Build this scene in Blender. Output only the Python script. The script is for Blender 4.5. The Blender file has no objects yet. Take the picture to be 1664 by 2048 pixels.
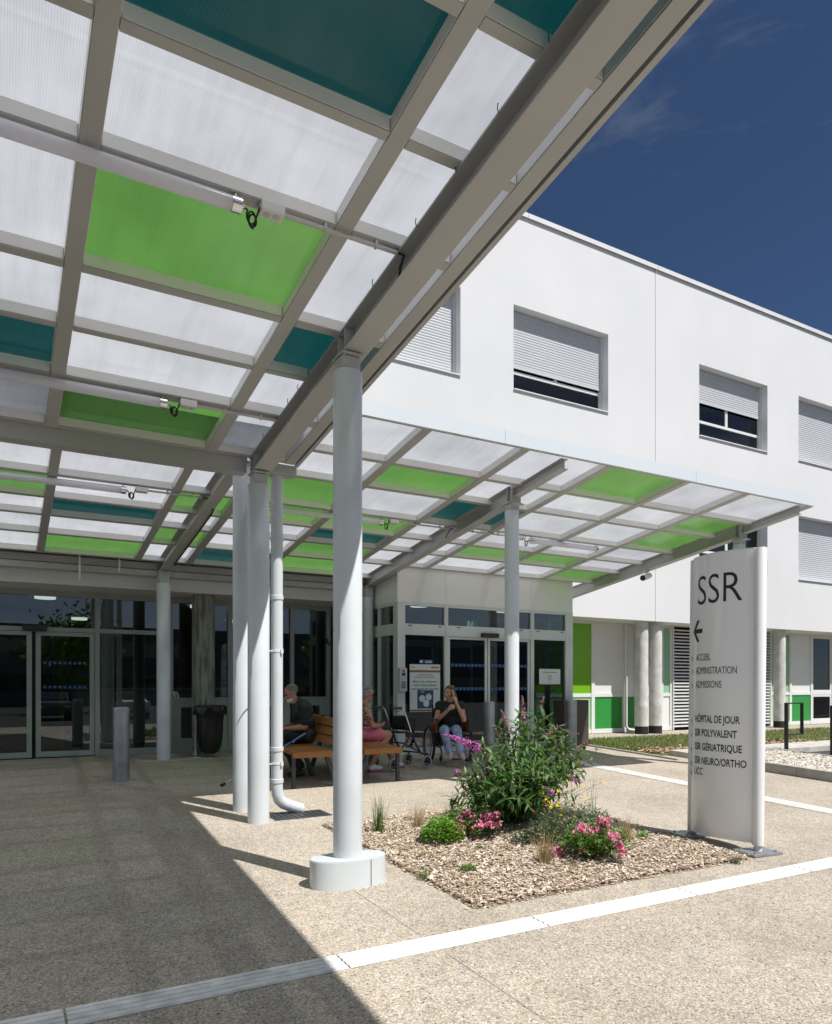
import bpy, bmesh, math, random
from mathutils import Vector, Matrix, Quaternion

R = math.radians
scene = bpy.context.scene
COL = scene.collection

# ------------------------------------------------------------------ camera
CAM_YAW = math.atan(832 / 1462)
cam_data = bpy.data.cameras.new("Camera")
cam_data.sensor_fit = 'HORIZONTAL'
cam_data.sensor_width = 36.0
cam_data.lens = 36.0 * 1462 / 1664
cam_data.shift_y = 348 / 1664
cam_data.clip_start = 0.05
cam_data.clip_end = 2000
cam = bpy.data.objects.new("Camera", cam_data)
COL.objects.link(cam)
cam.location = (0, 0, 1.70)
cam.rotation_euler = (R(90), 0, -CAM_YAW)
scene.camera = cam

# ------------------------------------------------------------------ light
SUN_DIR = Vector((0.25, -0.54, 1.0)).normalized()          # towards the sun
SUN_EL = math.asin(SUN_DIR.z)
SUN_AZ = math.atan2(SUN_DIR.x, SUN_DIR.y)                  # clockwise from +Y
sun_data = bpy.data.lights.new("Sun", 'SUN')
sun_data.energy = 4.6
sun_data.angle = R(0.53)
sun_data.color = (1.0, 0.965, 0.915)
sun = bpy.data.objects.new("Sun", sun_data)
COL.objects.link(sun)
sun.rotation_euler = (-SUN_DIR).to_track_quat('-Z', 'Y').to_euler()

world = bpy.data.worlds.new("World")
scene.world = world
world.use_nodes = True
wn = world.node_tree.nodes
wl = world.node_tree.links
wn.clear()
w_out = wn.new('ShaderNodeOutputWorld')
w_bg = wn.new('ShaderNodeBackground')
w_sky = wn.new('ShaderNodeTexSky')
w_sky.sky_type = 'NISHITA'
w_sky.sun_disc = False
w_sky.sun_elevation = SUN_EL
w_sky.sun_rotation = SUN_AZ
w_sky.altitude = 1500
w_sky.air_density = 0.75
w_sky.dust_density = 0.05
w_sky.ozone_density = 7.0
w_bg.inputs['Strength'].default_value = 0.052
# thin cirrus to the north, broader cloud to the south (seen only as reflections)
w_geo = wn.new('ShaderNodeTexCoord')
w_map = wn.new('ShaderNodeMapping')
w_map.inputs['Scale'].default_value = (1.6, 1.2, 4.2)
w_map.inputs['Location'].default_value = (2.37, 0.2, 2.0)
w_map.inputs['Rotation'].default_value = (0.2, 0.35, 0.5)
w_noise = wn.new('ShaderNodeTexNoise')
w_noise.inputs['Scale'].default_value = 2.3
w_noise.inputs['Detail'].default_value = 9
w_noise.inputs['Roughness'].default_value = 0.62
w_noise.inputs['Distortion'].default_value = 0.6
w_sep = wn.new('ShaderNodeSeparateXYZ')
w_south = wn.new('ShaderNodeMapRange')      # y of direction: north = few clouds
w_south.inputs['From Min'].default_value = 0.35
w_south.inputs['From Max'].default_value = -0.5
w_south.inputs['To Min'].default_value = -0.09
w_south.inputs['To Max'].default_value = 0.22
w_add = wn.new('ShaderNodeMath'); w_add.operation = 'ADD'
w_ramp = wn.new('ShaderNodeMapRange')
w_ramp.inputs['From Min'].default_value = 0.50
w_ramp.inputs['From Max'].default_value = 0.78
w_amt = wn.new('ShaderNodeMapRange')        # faint wisps north, fuller cloud south
w_amt.inputs['From Min'].default_value = 0.35
w_amt.inputs['From Max'].default_value = -0.35
w_amt.inputs['To Min'].default_value = 0.18
w_amt.inputs['To Max'].default_value = 0.5
w_mix = wn.new('ShaderNodeMixRGB')
w_mix.inputs['Color2'].default_value = (9.0, 9.4, 10.0, 1)
wl.new(w_geo.outputs['Generated'], w_map.inputs['Vector'])
wl.new(w_map.outputs['Vector'], w_noise.inputs['Vector'])
wl.new(w_geo.outputs['Generated'], w_sep.inputs[0])
wl.new(w_sep.outputs['Y'], w_south.inputs['Value'])
wl.new(w_noise.outputs['Fac'], w_add.inputs[0])
wl.new(w_south.outputs['Result'], w_add.inputs[1])
wl.new(w_add.outputs[0], w_ramp.inputs['Value'])
wl.new(w_sep.outputs['Y'], w_amt.inputs['Value'])
wl.new(w_amt.outputs['Result'], w_ramp.inputs['To Max'])
wl.new(w_ramp.outputs['Result'], w_mix.inputs['Fac'])
wl.new(w_sky.outputs['Color'], w_mix.inputs['Color1'])
wl.new(w_mix.outputs['Color'], w_bg.inputs['Color'])
wl.new(w_bg.outputs['Background'], w_out.inputs['Surface'])

vs = scene.view_settings
vs.view_transform = 'Standard'
vs.look = 'None'
vs.gamma = 1.0
vs.exposure = 0.43
vs.use_curve_mapping = False
scene.cycles.max_bounces = 10
scene.cycles.diffuse_bounces = 5
scene.cycles.glossy_bounces = 4
scene.cycles.transmission_bounces = 8
scene.cycles.transparent_max_bounces = 16
scene.cycles.caustics_reflective = False
scene.cycles.caustics_refractive = False
scene.cycles.use_denoising = True

# ------------------------------------------------------------------ helpers
def ground_z(y):
    """the forecourt rises gently towards the entrance, then runs level"""
    if y < -2.0: y = -2.0
    return 0.0418 * min(y, 12.2)

def shade_smooth(me, ang=40):
    for p in me.polygons: p.use_smooth = True
    bm = bmesh.new(); bm.from_mesh(me)
    lim = R(ang)
    for e in bm.edges:
        if len(e.link_faces) == 2:
            e.smooth = e.calc_face_angle(0) < lim
        else:
            e.smooth = True
    bm.to_mesh(me); bm.free()

def link(o, parent=None):
    COL.objects.link(o)
    if parent is not None: o.parent = parent
    return o

def world_loc(o):
    v = Vector((0, 0, 0))
    while o is not None:
        v += o.location
        o = o.parent
    return v

class MB:
    """collects shapes and links them as one mesh object"""
    def __init__(self):
        self.v = []; self.f = []; self.mi = []; self.cur = 0
    def add(self, verts, faces):
        b = len(self.v)
        self.v += [tuple(p) for p in verts]
        for fc in faces:
            self.f.append(tuple(b + i for i in fc)); self.mi.append(self.cur)
        return self
    def hexa(self, p):
        return self.add(p, [(0, 3, 2, 1), (4, 5, 6, 7), (0, 1, 5, 4), (1, 2, 6, 5), (2, 3, 7, 6), (3, 0, 4, 7)])
    def box(self, x0, x1, y0, y1, z0, z1):
        return self.hexa([(x0, y0, z0), (x1, y0, z0), (x1, y1, z0), (x0, y1, z0),
                          (x0, y0, z1), (x1, y0, z1), (x1, y1, z1), (x0, y1, z1)])
    def bevbox(self, x0, x1, y0, y1, z0, z1, b=0.006):
        bm = bmesh.new()
        bmesh.ops.create_cube(bm, size=1)
        for w in bm.verts:
            w.co = Vector((x0 if w.co.x < 0 else x1, y0 if w.co.y < 0 else y1, z0 if w.co.z < 0 else z1))
        bmesh.ops.bevel(bm, geom=bm.edges[:], offset=b, segments=2, affect='EDGES', profile=0.5)
        self.bm(bm); return self
    def bm(self, bm):
        bm.verts.index_update()
        self.add([w.co.copy() for w in bm.verts], [[w.index for w in fc.verts] for fc in bm.faces])
        bm.free()
    def slab(self, x0, x1, y0, y1, o0, o1, pl):
        """box that follows a roof plane pl(y) between two offsets"""
        return self.hexa([(x0, y0, pl(y0) + o0), (x1, y0, pl(y0) + o0), (x1, y1, pl(y1) + o0), (x0, y1, pl(y1) + o0),
                          (x0, y0, pl(y0) + o1), (x1, y0, pl(y0) + o1), (x1, y1, pl(y1) + o1), (x0, y1, pl(y1) + o1)])
    def cyl(self, p0, p1, r0, r1=None, n=16, caps=True):
        if r1 is None: r1 = r0
        p0 = Vector(p0); p1 = Vector(p1)
        d = (p1 - p0).normalized()
        a = d.orthogonal().normalized(); c = d.cross(a)
        vs_ = []
        for p, r in ((p0, r0), (p1, r1)):
            for i in range(n):
                t = 2 * math.pi * i / n
                vs_.append(p + a * (r * math.cos(t)) + c * (r * math.sin(t)))
        fs = [(i, (i + 1) % n, n + (i + 1) % n, n + i) for i in range(n)]
        if caps:
            fs.append(tuple(range(n - 1, -1, -1))); fs.append(tuple(range(n, 2 * n)))
        return self.add(vs_, fs)
    def tube(self, pts, r, n=8):
        pts = [Vector(p) for p in pts]
        rs = r if isinstance(r, (list, tuple)) else [r] * len(pts)
        ring = []; vs_ = []; fs = []
        prev = None
        for i, p in enumerate(pts):
            d = (pts[min(i + 1, len(pts) - 1)] - pts[max(i - 1, 0)]).normalized()
            if prev is None: a = d.orthogonal().normalized()
            else:
                a = prev - d * prev.dot(d)
                a = a.normalized() if a.length > 1e-6 else d.orthogonal().normalized()
            prev = a; c = d.cross(a)
            for k in range(n):
                t = 2 * math.pi * k / n
                vs_.append(p + a * (rs[i] * math.cos(t)) + c * (rs[i] * math.sin(t)))
        m = len(pts)
        for i in range(m - 1):
            for k in range(n):
                fs.append((i * n + k, i * n + (k + 1) % n, (i + 1) * n + (k + 1) % n, (i + 1) * n + k))
        fs.append(tuple(range(n - 1, -1, -1))); fs.append(tuple(range((m - 1) * n, m * n)))
        return self.add(vs_, fs)
    def lathe(self, prof, c=(0, 0, 0), n=24):
        vs_ = []; fs = []
        for r, z in prof:
            for k in range(n):
                t = 2 * math.pi * k / n
                vs_.append((c[0] + r * math.cos(t), c[1] + r * math.sin(t), c[2] + z))
        for i in range(len(prof) - 1):
            for k in range(n):
                fs.append((i * n + k, i * n + (k + 1) % n, (i + 1) * n + (k + 1) % n, (i + 1) * n + k))
        fs.append(tuple(range(n - 1, -1, -1))); fs.append(tuple(range((len(prof) - 1) * n, len(prof) * n)))
        return self.add(vs_, fs)
    def prism(self, poly, z0, z1, zf=None):
        n = len(poly)
        if zf: vs_ = [(x, y, zf(y) + z0) for x, y in poly] + [(x, y, zf(y) + z1) for x, y in poly]
        else: vs_ = [(x, y, z0) for x, y in poly] + [(x, y, z1) for x, y in poly]
        fs = [(i, (i + 1) % n, n + (i + 1) % n, n + i) for i in range(n)]
        fs.append(tuple(range(n - 1, -1, -1))); fs.append(tuple(range(n, 2 * n)))
        return self.add(vs_, fs)
    def ball(self, c, r, u=12, v=8, M=None):
        c = Vector(c); rr = Vector(r) if hasattr(r, '__len__') else Vector((r, r, r))
        vs_ = []; fs = []
        def P(x, y, z):
            p = Vector((x * rr.x, y * rr.y, z * rr.z))
            if M is not None: p = M @ p
            return c + p
        vs_.append(P(0, 0, -1))
        for j in range(1, v):
            ph = -math.pi / 2 + math.pi * j / v
            for i in range(u):
                t = 2 * math.pi * i / u
                vs_.append(P(math.cos(ph) * math.cos(t), math.cos(ph) * math.sin(t), math.sin(ph)))
        vs_.append(P(0, 0, 1)); L = len(vs_) - 1
        for i in range(u):
            fs.append((0, 1 + (i + 1) % u, 1 + i))
            fs.append((L, L - u + i, L - u + (i + 1) % u))
        for j in range(v - 2):
            for i in range(u):
                a = 1 + j * u + i; b = 1 + j * u + (i + 1) % u
                fs.append((a, b, b + u, a + u))
        return self.add(vs_, fs)
    def capsule(self, p0, p1, r0, r1=None, n=12):
        if r1 is None: r1 = r0
        self.ball(p0, r0, n, 8); self.ball(p1, r1, n, 8)
        return self.cyl(p0, p1, r0, r1, n)
    def build(self, name, mats, parent=None, smooth=None):
        off = world_loc(parent) if parent is not None else Vector((0, 0, 0))
        me = bpy.data.meshes.new(name)
        me.from_pydata([tuple(Vector(p) - off) for p in self.v], [], self.f)
        if not isinstance(mats, (list, tuple)): mats = [mats]
        for m in mats: me.materials.append(m)
        if len(mats) > 1:
            for p, i in zip(me.polygons, self.mi): p.material_index = i
        bm = bmesh.new(); bm.from_mesh(me)
        bmesh.ops.recalc_face_normals(bm, faces=bm.faces[:]) if len(bm.faces) < 60000 and smooth != 'raw' else None
        bm.to_mesh(me); bm.free()
        me.update()
        if smooth and smooth != 'raw': shade_smooth(me, smooth if smooth > 1 else 40)
        o = bpy.data.objects.new(name, me)
        return link(o, parent)

def thing(name, label, cat, loc=(0, 0, 0), group=None):
    o = bpy.data.objects.new(name, None)
    o.empty_display_size = 0.2
    link(o); o.location = loc
    o['label'] = label; o['category'] = cat
    if group: o['group'] = group
    return o
def tag(o, label, cat, group=None):
    o['label'] = label; o['category'] = cat
    if group: o['group'] = group
    return o
def structure(o): o['kind'] = 'structure'; return o
def stuff(o, label=None, cat=None):
    o['kind'] = 'stuff'
    if label: o['label'] = label
    if cat: o['category'] = cat
    return o
def copy_thing(root, loc, label, rotz=None):
    r = root.copy(); COL.objects.link(r); r.location = loc; r['label'] = label
    if rotz is not None: r.rotation_euler = (0, 0, rotz)
    def rec(src, dst):
        for ch in list(src.children):
            c = ch.copy(); COL.objects.link(c); c.parent = dst
            rec(ch, c)
    rec(root, r)
    return r

# ------------------------------------------------------------------ materials
class NT:
    def __init__(self, name):
        self.m = bpy.data.materials.new(name); self.m.use_nodes = True
        self.t = self.m.node_tree; self.t.nodes.clear()
        self.out = self.n('ShaderNodeOutputMaterial')
    def n(self, t, **k):
        nd = self.t.nodes.new(t)
        for a, b in k.items():
            if hasattr(nd, a): setattr(nd, a, b)
            else: nd.inputs[a].default_value = b
        return nd
    def l(self, a, b): self.t.links.new(a, b)
    def tex(self, kind, scale, coord='Object', **k):
        tc = self.n('ShaderNodeTexCoord')
        t = self.n(kind, **k)
        t.inputs['Scale'].default_value = scale
        self.l(tc.outputs[coord], t.inputs['Vector'])
        return t
    def ramp(self, src, stops, interp='LINEAR'):
        r = self.n('ShaderNodeValToRGB')
        r.color_ramp.interpolation = interp
        while len(r.color_ramp.elements) < len(stops): r.color_ramp.elements.new(0.5)
        for e, (p, c) in zip(r.color_ramp.elements, stops):
            e.position = p; e.color = (c[0], c[1], c[2], 1)
        self.l(src, r.inputs['Fac']); return r
    def bump(self, src, strength, dist):
        b = self.n('ShaderNodeBump'); b.inputs['Strength'].default_value = strength
        b.inputs['Distance'].default_value = dist
        self.l(src, b.inputs['Height']); return b

def paint(name, col, rough=0.45, var=0.06, scale=3.0, metal=0.0, bump=0.0, bscale=80, spec=0.5, coat=0.0):
    t = NT(name)
    p = t.n('ShaderNodeBsdfPrincipled')
    nz = t.tex('ShaderNodeTexNoise', scale); nz.inputs['Detail'].default_value = 6
    a = [max(0, c * (1 - var)) for c in col]; b = [min(1, c * (1 + var)) for c in col]
    r = t.ramp(nz.outputs['Fac'], [(0.3, a), (0.7, b)])
    t.l(r.outputs['Color'], p.inputs['Base Color'])
    rr = t.n('ShaderNodeMapRange'); rr.inputs['To Min'].default_value = rough * 0.85; rr.inputs['To Max'].default_value = min(1, rough * 1.2)
    t.l(nz.outputs['Fac'], rr.inputs['Value']); t.l(rr.outputs['Result'], p.inputs['Roughness'])
    p.inputs['Metallic'].default_value = metal
    p.inputs['Specular IOR Level'].default_value = spec
    p.inputs['Coat Weight'].default_value = coat
    if bump:
        nb = t.tex('ShaderNodeTexNoise', bscale); nb.inputs['Detail'].default_value = 4
        t.l(t.bump(nb.outputs['Fac'], 0.5, bump).outputs['Normal'], p.inputs['Normal'])
    t.l(p.outputs['BSDF'], t.out.inputs['Surface'])
    return t.m

def islands(name, stops, rough=0.6, spec=0.3, transl=0.0, tint=(1, 1, 1), bump=0):
    """colour picked per loose piece (leaf, chip, pebble)"""
    t = NT(name)
    g = t.n('ShaderNodeNewGeometry')
    r = t.ramp(g.outputs['Random Per Island'], stops)
    p = t.n('ShaderNodeBsdfPrincipled')
    p.inputs['Roughness'].default_value = rough; p.inputs['Specular IOR Level'].default_value = spec
    t.l(r.outputs['Color'], p.inputs['Base Color'])
    if bump:
        nb = t.tex('ShaderNodeTexNoise', 60); t.l(t.bump(nb.outputs['Fac'], 0.6, bump).outputs['Normal'], p.inputs['Normal'])
    if transl:
        tr = t.n('ShaderNodeBsdfTranslucent')
        mx = t.n('ShaderNodeMixRGB', blend_type='MULTIPLY'); mx.inputs['Fac'].default_value = 1
        mx.inputs['Color2'].default_value = (tint[0], tint[1], tint[2], 1)
        t.l(r.outputs['Color'], mx.inputs['Color1']); t.l(mx.outputs['Color'], tr.inputs['Color'])
        s = t.n('ShaderNodeMixShader'); s.inputs['Fac'].default_value = transl
        t.l(p.outputs['BSDF'], s.inputs[1]); t.l(tr.outputs['BSDF'], s.inputs[2])
        t.l(s.outputs['Shader'], t.out.inputs['Surface'])
    else:
        t.l(p.outputs['BSDF'], t.out.inputs['Surface'])
    return t.m

def fresnel(t, ior):
    # same reflectance from both sides of a thin sheet
    g = t.n('ShaderNodeNewGeometry'); mr = t.n('ShaderNodeMapRange')
    mr.inputs['To Min'].default_value = ior; mr.inputs['To Max'].default_value = 1 / ior
    t.l(g.outputs['Backfacing'], mr.inputs['Value'])
    fr = t.n('ShaderNodeFresnel'); t.l(mr.outputs['Result'], fr.inputs['IOR'])
    return fr

def glass(name, tint=(0.72, 0.78, 0.76), ior=1.5, boost=1.6, rough=0.0):
    t = NT(name)
    tr = t.n('ShaderNodeBsdfTransparent'); tr.inputs['Color'].default_value = (*tint, 1)
    gl = t.n('ShaderNodeBsdfGlossy'); gl.inputs['Roughness'].default_value = rough
    gl.inputs['Color'].default_value = (0.95, 0.97, 1, 1)
    fr = fresnel(t, ior)
    mu = t.n('ShaderNodeMath', operation='MULTIPLY'); mu.inputs[1].default_value = boost; mu.use_clamp = True
    t.l(fr.outputs[0], mu.inputs[0])
    s = t.n('ShaderNodeMixShader')
    t.l(mu.outputs[0], s.inputs['Fac']); t.l(tr.outputs[0], s.inputs[1]); t.l(gl.outputs[0], s.inputs[2])
    t.l(s.outputs[0], t.out.inputs['Surface'])
    return t.m

def polycarb(name, trans, clear, refl, k_clear=0.12):
    """multi-wall sheet: scatters most light through, with fine ribs along its length and a soft gloss"""
    t = NT(name)
    tc = t.n('ShaderNodeTexCoord')
    wv = t.n('ShaderNodeTexWave', wave_type='BANDS', bands_direction='X')
    wv.inputs['Scale'].default_value = 26; wv.inputs['Distortion'].default_value = 0.0
    t.l(tc.outputs['Object'], wv.inputs['Vector'])
    nz = t.n('ShaderNodeTexNoise'); nz.inputs['Scale'].default_value = 1.7; nz.inputs['Detail'].default_value = 7
    t.l(tc.outputs['Object'], nz.inputs['Vector'])
    a = [c * 0.86 for c in trans]; b = [min(1, c * 1.1) for c in trans]
    r1 = t.ramp(nz.outputs['Fac'], [(0.3, a), (0.7, b)])
    # water marks run down the slope, dirt gathers in blotches, and no two sheets match
    mp = t.n('ShaderNodeMapping'); mp.inputs['Scale'].default_value = (7, .55, 1); t.l(tc.outputs['Object'], mp.inputs['Vector'])
    n3 = t.n('ShaderNodeTexNoise'); n3.inputs['Scale'].default_value = 2.2; n3.inputs['Detail'].default_value = 8; n3.inputs['Roughness'].default_value = .65; t.l(mp.outputs['Vector'], n3.inputs['Vector'])
    r3 = t.ramp(n3.outputs['Fac'], [(.30, (.90, .90, .905)), (.52, (1, 1, 1)), (.75, (1.05, 1.05, 1.045))])
    m0 = t.n('ShaderNodeMixRGB', blend_type='MULTIPLY'); m0.inputs['Fac'].default_value = 1
    t.l(r1.outputs['Color'], m0.inputs['Color1']); t.l(r3.outputs['Color'], m0.inputs['Color2'])
    oi = t.n('ShaderNodeObjectInfo'); r4 = t.ramp(oi.outputs['Random'], [(0, (.90, .90, .91)), (1, (1.08, 1.08, 1.07))])
    m9 = t.n('ShaderNodeMixRGB', blend_type='MULTIPLY'); m9.inputs['Fac'].default_value = 1
    t.l(m0.outputs['Color'], m9.inputs['Color1']); t.l(r4.outputs['Color'], m9.inputs['Color2']); r1 = m9
    mx = t.n('ShaderNodeMixRGB', blend_type='MULTIPLY'); mx.inputs['Fac'].default_value = 1
    r2 = t.ramp(wv.outputs['Fac'], [(0.0, (.84, .84, .85)), (0.5, (1, 1, 1))])
    t.l(r1.outputs['Color'], mx.inputs['Color1']); t.l(r2.outputs['Color'], mx.inputs['Color2'])
    tl = t.n('ShaderNodeBsdfTranslucent'); t.l(mx.outputs['Color'], tl.inputs['Color'])
    df = t.n('ShaderNodeBsdfDiffuse'); df.inputs['Color'].default_value = (*refl, 1)
    m1 = t.n('ShaderNodeMixShader'); m1.inputs['Fac'].default_value = 0.22
    t.l(tl.outputs[0], m1.inputs[1]); t.l(df.outputs[0], m1.inputs[2])
    tp = t.n('ShaderNodeBsdfTransparent'); tp.inputs['Color'].default_value = (*clear, 1)
    m2 = t.n('ShaderNodeMixShader'); m2.inputs['Fac'].default_value = k_clear
    t.l(m1.outputs[0], m2.inputs[1]); t.l(tp.outputs[0], m2.inputs[2])
    gl = t.n('ShaderNodeBsdfGlossy'); gl.inputs['Roughness'].default_value = 0.10
    bp = t.bump(wv.outputs['Fac'], 0.12, 0.002)
    t.l(bp.outputs['Normal'], gl.inputs['Normal'])
    fr = fresnel(t, 1.45)
    m3 = t.n('ShaderNodeMixShader')
    t.l(fr.outputs[0], m3.inputs['Fac']); t.l(m2.outputs[0], m3.inputs[1]); t.l(gl.outputs[0], m3.inputs[2])
    t.l(m3.outputs[0], t.out.inputs['Surface'])
    return t.m

def emit(name, col, s):
    t = NT(name); e = t.n('ShaderNodeEmission'); e.inputs['Color'].default_value = (*col, 1); e.inputs['Strength'].default_value = s
    t.l(e.outputs[0], t.out.inputs['Surface']); return t.m

def aggregate(name, base=1.0, scale=104):
    """washed exposed-aggregate concrete: small pebbles of cream, tan, grey"""
    t = NT(name)
    vo = t.tex('ShaderNodeTexVoronoi', scale)
    sep = t.n('ShaderNodeSeparateColor'); t.l(vo.outputs['Color'], sep.inputs[0])
    S = lambda r, g, b: (r * base * .94, g * base * .94, b * base * .955)
    r = t.ramp(sep.outputs['Red'], [(0.0, S(.43, .385, .32)), (.20, S(.51, .455, .37)), (.40, S(.37, .335, .28)), (.56, S(.57, .53, .47)), (.72, S(.46, .365, .25)), (.82, S(.29, .275, .25)), (.91, S(.64, .61, .57)), (.972, S(.15, .155, .165))], 'CONSTANT')
    # mortar between the pebbles
    d = t.ramp(vo.outputs['Distance'], [(0.0, (1, 1, 1)), (0.55, (.97, .95, .93)), (0.8, (.68, .64, .58))])
    mx = t.n('ShaderNodeMixRGB', blend_type='MULTIPLY'); mx.inputs['Fac'].default_value = 0.9
    t.l(r.outputs['Color'], mx.inputs['Color1']); t.l(d.outputs['Color'], mx.inputs['Color2'])
    # larger stains and wear
    nz = t.tex('ShaderNodeTexNoise', 0.9); nz.inputs['Detail'].default_value = 8; nz.inputs['Roughness'].default_value = .65
    w = t.ramp(nz.outputs['Fac'], [(0.3, (.80, .79, .78)), (0.5, (.98, .98, .98)), (0.66, (1.07, 1.06, 1.05))])
    m2 = t.n('ShaderNodeMixRGB', blend_type='MULTIPLY'); m2.inputs['Fac'].default_value = 1
    t.l(mx.outputs['Color'], m2.inputs['Color1']); t.l(w.outputs['Color'], m2.inputs['Color2'])
    nz2 = t.tex('ShaderNodeTexNoise', 14); nz2.inputs['Detail'].default_value = 5
    w2 = t.ramp(nz2.outputs['Fac'], [(0.35, (.92, .92, .92)), (0.65, (1.05, 1.04, 1.02))])
    m3 = t.n('ShaderNodeMixRGB', blend_type='MULTIPLY'); m3.inputs['Fac'].default_value = 1
    t.l(m2.outputs['Color'], m3.inputs['Color1']); t.l(w2.outputs['Color'], m3.inputs['Color2'])
    p = t.n('ShaderNodeBsdfPrincipled'); p.inputs['Roughness'].default_value = 0.8; p.inputs['Specular IOR Level'].default_value = .3
    t.l(m3.outputs['Color'], p.inputs['Base Color'])
    inv = t.n('ShaderNodeMath', operation='SUBTRACT'); inv.inputs[0].default_value = 1; t.l(vo.outputs['Distance'], inv.inputs[1])
    t.l(t.bump(inv.outputs[0], 0.55, 0.004).outputs['Normal'], p.inputs['Normal'])
    t.l(p.outputs['BSDF'], t.out.inputs['Surface'])
    return t.m

def concrete(name, col, stain=None, rough=0.8):
    t = NT(name)
    p = t.n('ShaderNodeBsdfPrincipled'); p.inputs['Roughness'].default_value = rough; p.inputs['Specular IOR Level'].default_value = .25
    nz = t.tex('ShaderNodeTexNoise', 5); nz.inputs['Detail'].default_value = 9
    r = t.ramp(nz.outputs['Fac'], [(0.3, [c * .8 for c in col]), (0.7, [c * 1.12 for c in col])])
    src = r.outputs['Color']
    if stain:
        tc = t.n('ShaderNodeTexCoord'); mp = t.n('ShaderNodeMapping'); mp.inputs['Scale'].default_value = (9, 9, 1.2)
        n2 = t.n('ShaderNodeTexNoise'); n2.inputs['Scale'].default_value = 1.6; n2.inputs['Detail'].default_value = 6; n2.inputs['Distortion'].default_value = .5
        t.l(tc.outputs['Object'], mp.inputs['Vector']); t.l(mp.outputs['Vector'], n2.inputs['Vector'])
        k = t.ramp(n2.outputs['Fac'], [(0.42, (1, 1, 1)), (0.62, stain)])
        mx = t.n('ShaderNodeMixRGB', blend_type='MULTIPLY'); mx.inputs['Fac'].default_value = .85
        t.l(src, mx.inputs['Color1']); t.l(k.outputs['Color'], mx.inputs['Color2']); src = mx.outputs['Color']
    t.l(src, p.inputs['Base Color'])
    nb = t.tex('ShaderNodeTexNoise', 45); nb.inputs['Detail'].default_value = 8
    t.l(t.bump(nb.outputs['Fac'], 0.4, 0.004).outputs['Normal'], p.inputs['Normal'])
    t.l(p.outputs['BSDF'], t.out.inputs['Surface']); return t.m

def galvanised(name):
    t = NT(name)
    vo = t.tex('ShaderNodeTexVoronoi', 120); sep = t.n('ShaderNodeSeparateColor'); t.l(vo.outputs['Color'], sep.inputs[0])
    nz = t.tex('ShaderNodeTexNoise', 6); nz.inputs['Detail'].default_value = 6
    ad = t.n('ShaderNodeMath', operation='MULTIPLY_ADD'); ad.inputs[1].default_value = .16
    t.l(sep.outputs['Red'], ad.inputs[0]); t.l(nz.outputs['Fac'], ad.inputs[2])
    r = t.ramp(ad.outputs[0], [(0.3, (.26, .28, .31)), (0.9, (.48, .50, .53))])
    p = t.n('ShaderNodeBsdfPrincipled'); p.inputs['Metallic'].default_value = .75; p.inputs['Roughness'].default_value = .48
    t.l(r.outputs['Color'], p.inputs['Base Color']); t.l(p.outputs['BSDF'], t.out.inputs['Surface']); return t.m

M = {}
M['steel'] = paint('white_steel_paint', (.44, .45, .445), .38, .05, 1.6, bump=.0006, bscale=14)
M['steel_clean'] = paint('white_steel_cover', (.58, .62, .645), .34, .07, 2.2, bump=.0008, bscale=9)
M['lit_side'] = paint('panel_lit_side_strip', (.82, .83, .83), .35, .03, 1.5)  # side strips paler than the steel, light from the panels painted in
M['fascia'] = paint('canopy_edge_sheet', (.62, .68, .725), .3, .03, .7)
M['frame'] = paint('grey_aluminium_frame', (.31, .345, .325), .35, .05, 2.0)
M['frame_white'] = paint('white_window_frame', (.70, .71, .71), .35, .04, 2.0)
M['cladding'] = paint('pale_grey_cladding_sheet', (.76, .76, .735), .4, .04, .8)
M['frame_pale'] = paint('pale_aluminium_frame', (.60, .645, .63), .32, .04, 2.0)
M['white_panel'] = paint('white_infill_panel', (.74, .74, .72), .3, .03, .8)
M['lime'] = paint('lime_green_panel', (.17, .42, .012), .28, .05, .8)
M['green_panel'] = paint('mid_green_panel', (.035, .27, .055), .28, .05, .8)
M['pale_green'] = paint('pale_green_panel', (.36, .60, .34), .3, .04, .8)
M['sage'] = paint('sage_green_panel', (.26, .48, .28), .3, .04, .8)
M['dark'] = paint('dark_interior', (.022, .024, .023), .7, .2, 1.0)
M['int_floor'] = paint('interior_floor', (.10, .10, .095), .25, .15, 1.0)
M['int_wall'] = paint('interior_wall', (.16, .17, .165), .7, .1, 1.0)
M['black_metal'] = paint('black_metal', (.018, .019, .022), .42, .15, 5)
M['anthracite'] = paint('anthracite_metal', (.045, .05, .06), .45, .12, 5)
M['brown_metal'] = paint('brown_metal', (.075, .062, .052), .42, .08, 3)
M['plastic_grey'] = paint('grey_plastic', (.52, .53, .54), .4, .05, 6)
M['plastic_white'] = paint('white_plastic', (.72, .72, .70), .4, .04, 6)
M['rubber'] = paint('black_rubber', (.014, .014, .014), .75, .15, 9)
M['grey_rubber'] = paint('grey_rubber', (.33, .33, .33), .8, .1, 9)
M['chrome'] = paint('chrome', (.62, .63, .65), .18, .05, 6, metal=1.0)
M['galv'] = galvanised('galvanised_steel')
M['glass'] = glass('entrance_glass', (.50, .55, .53), 1.52, 1.9)
M['win_glass'] = glass('window_glass', (.25, .28, .30), 1.5, 1.1)
M['shutter'] = None
M['pc_white'] = polycarb('clear_polycarbonate', (.465, .485, .52), (.85, .87, .92), (.42, .42, .44), .045)
M['pc_green'] = polycarb('green_polycarbonate', (.082, .215, .042), (.4, .75, .3), (.09, .30, .06), .045)
M['pc_teal'] = polycarb('teal_polycarbonate', (.003, .036, .038), (.05, .35, .34), (.010, .05, .052), .045)
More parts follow.
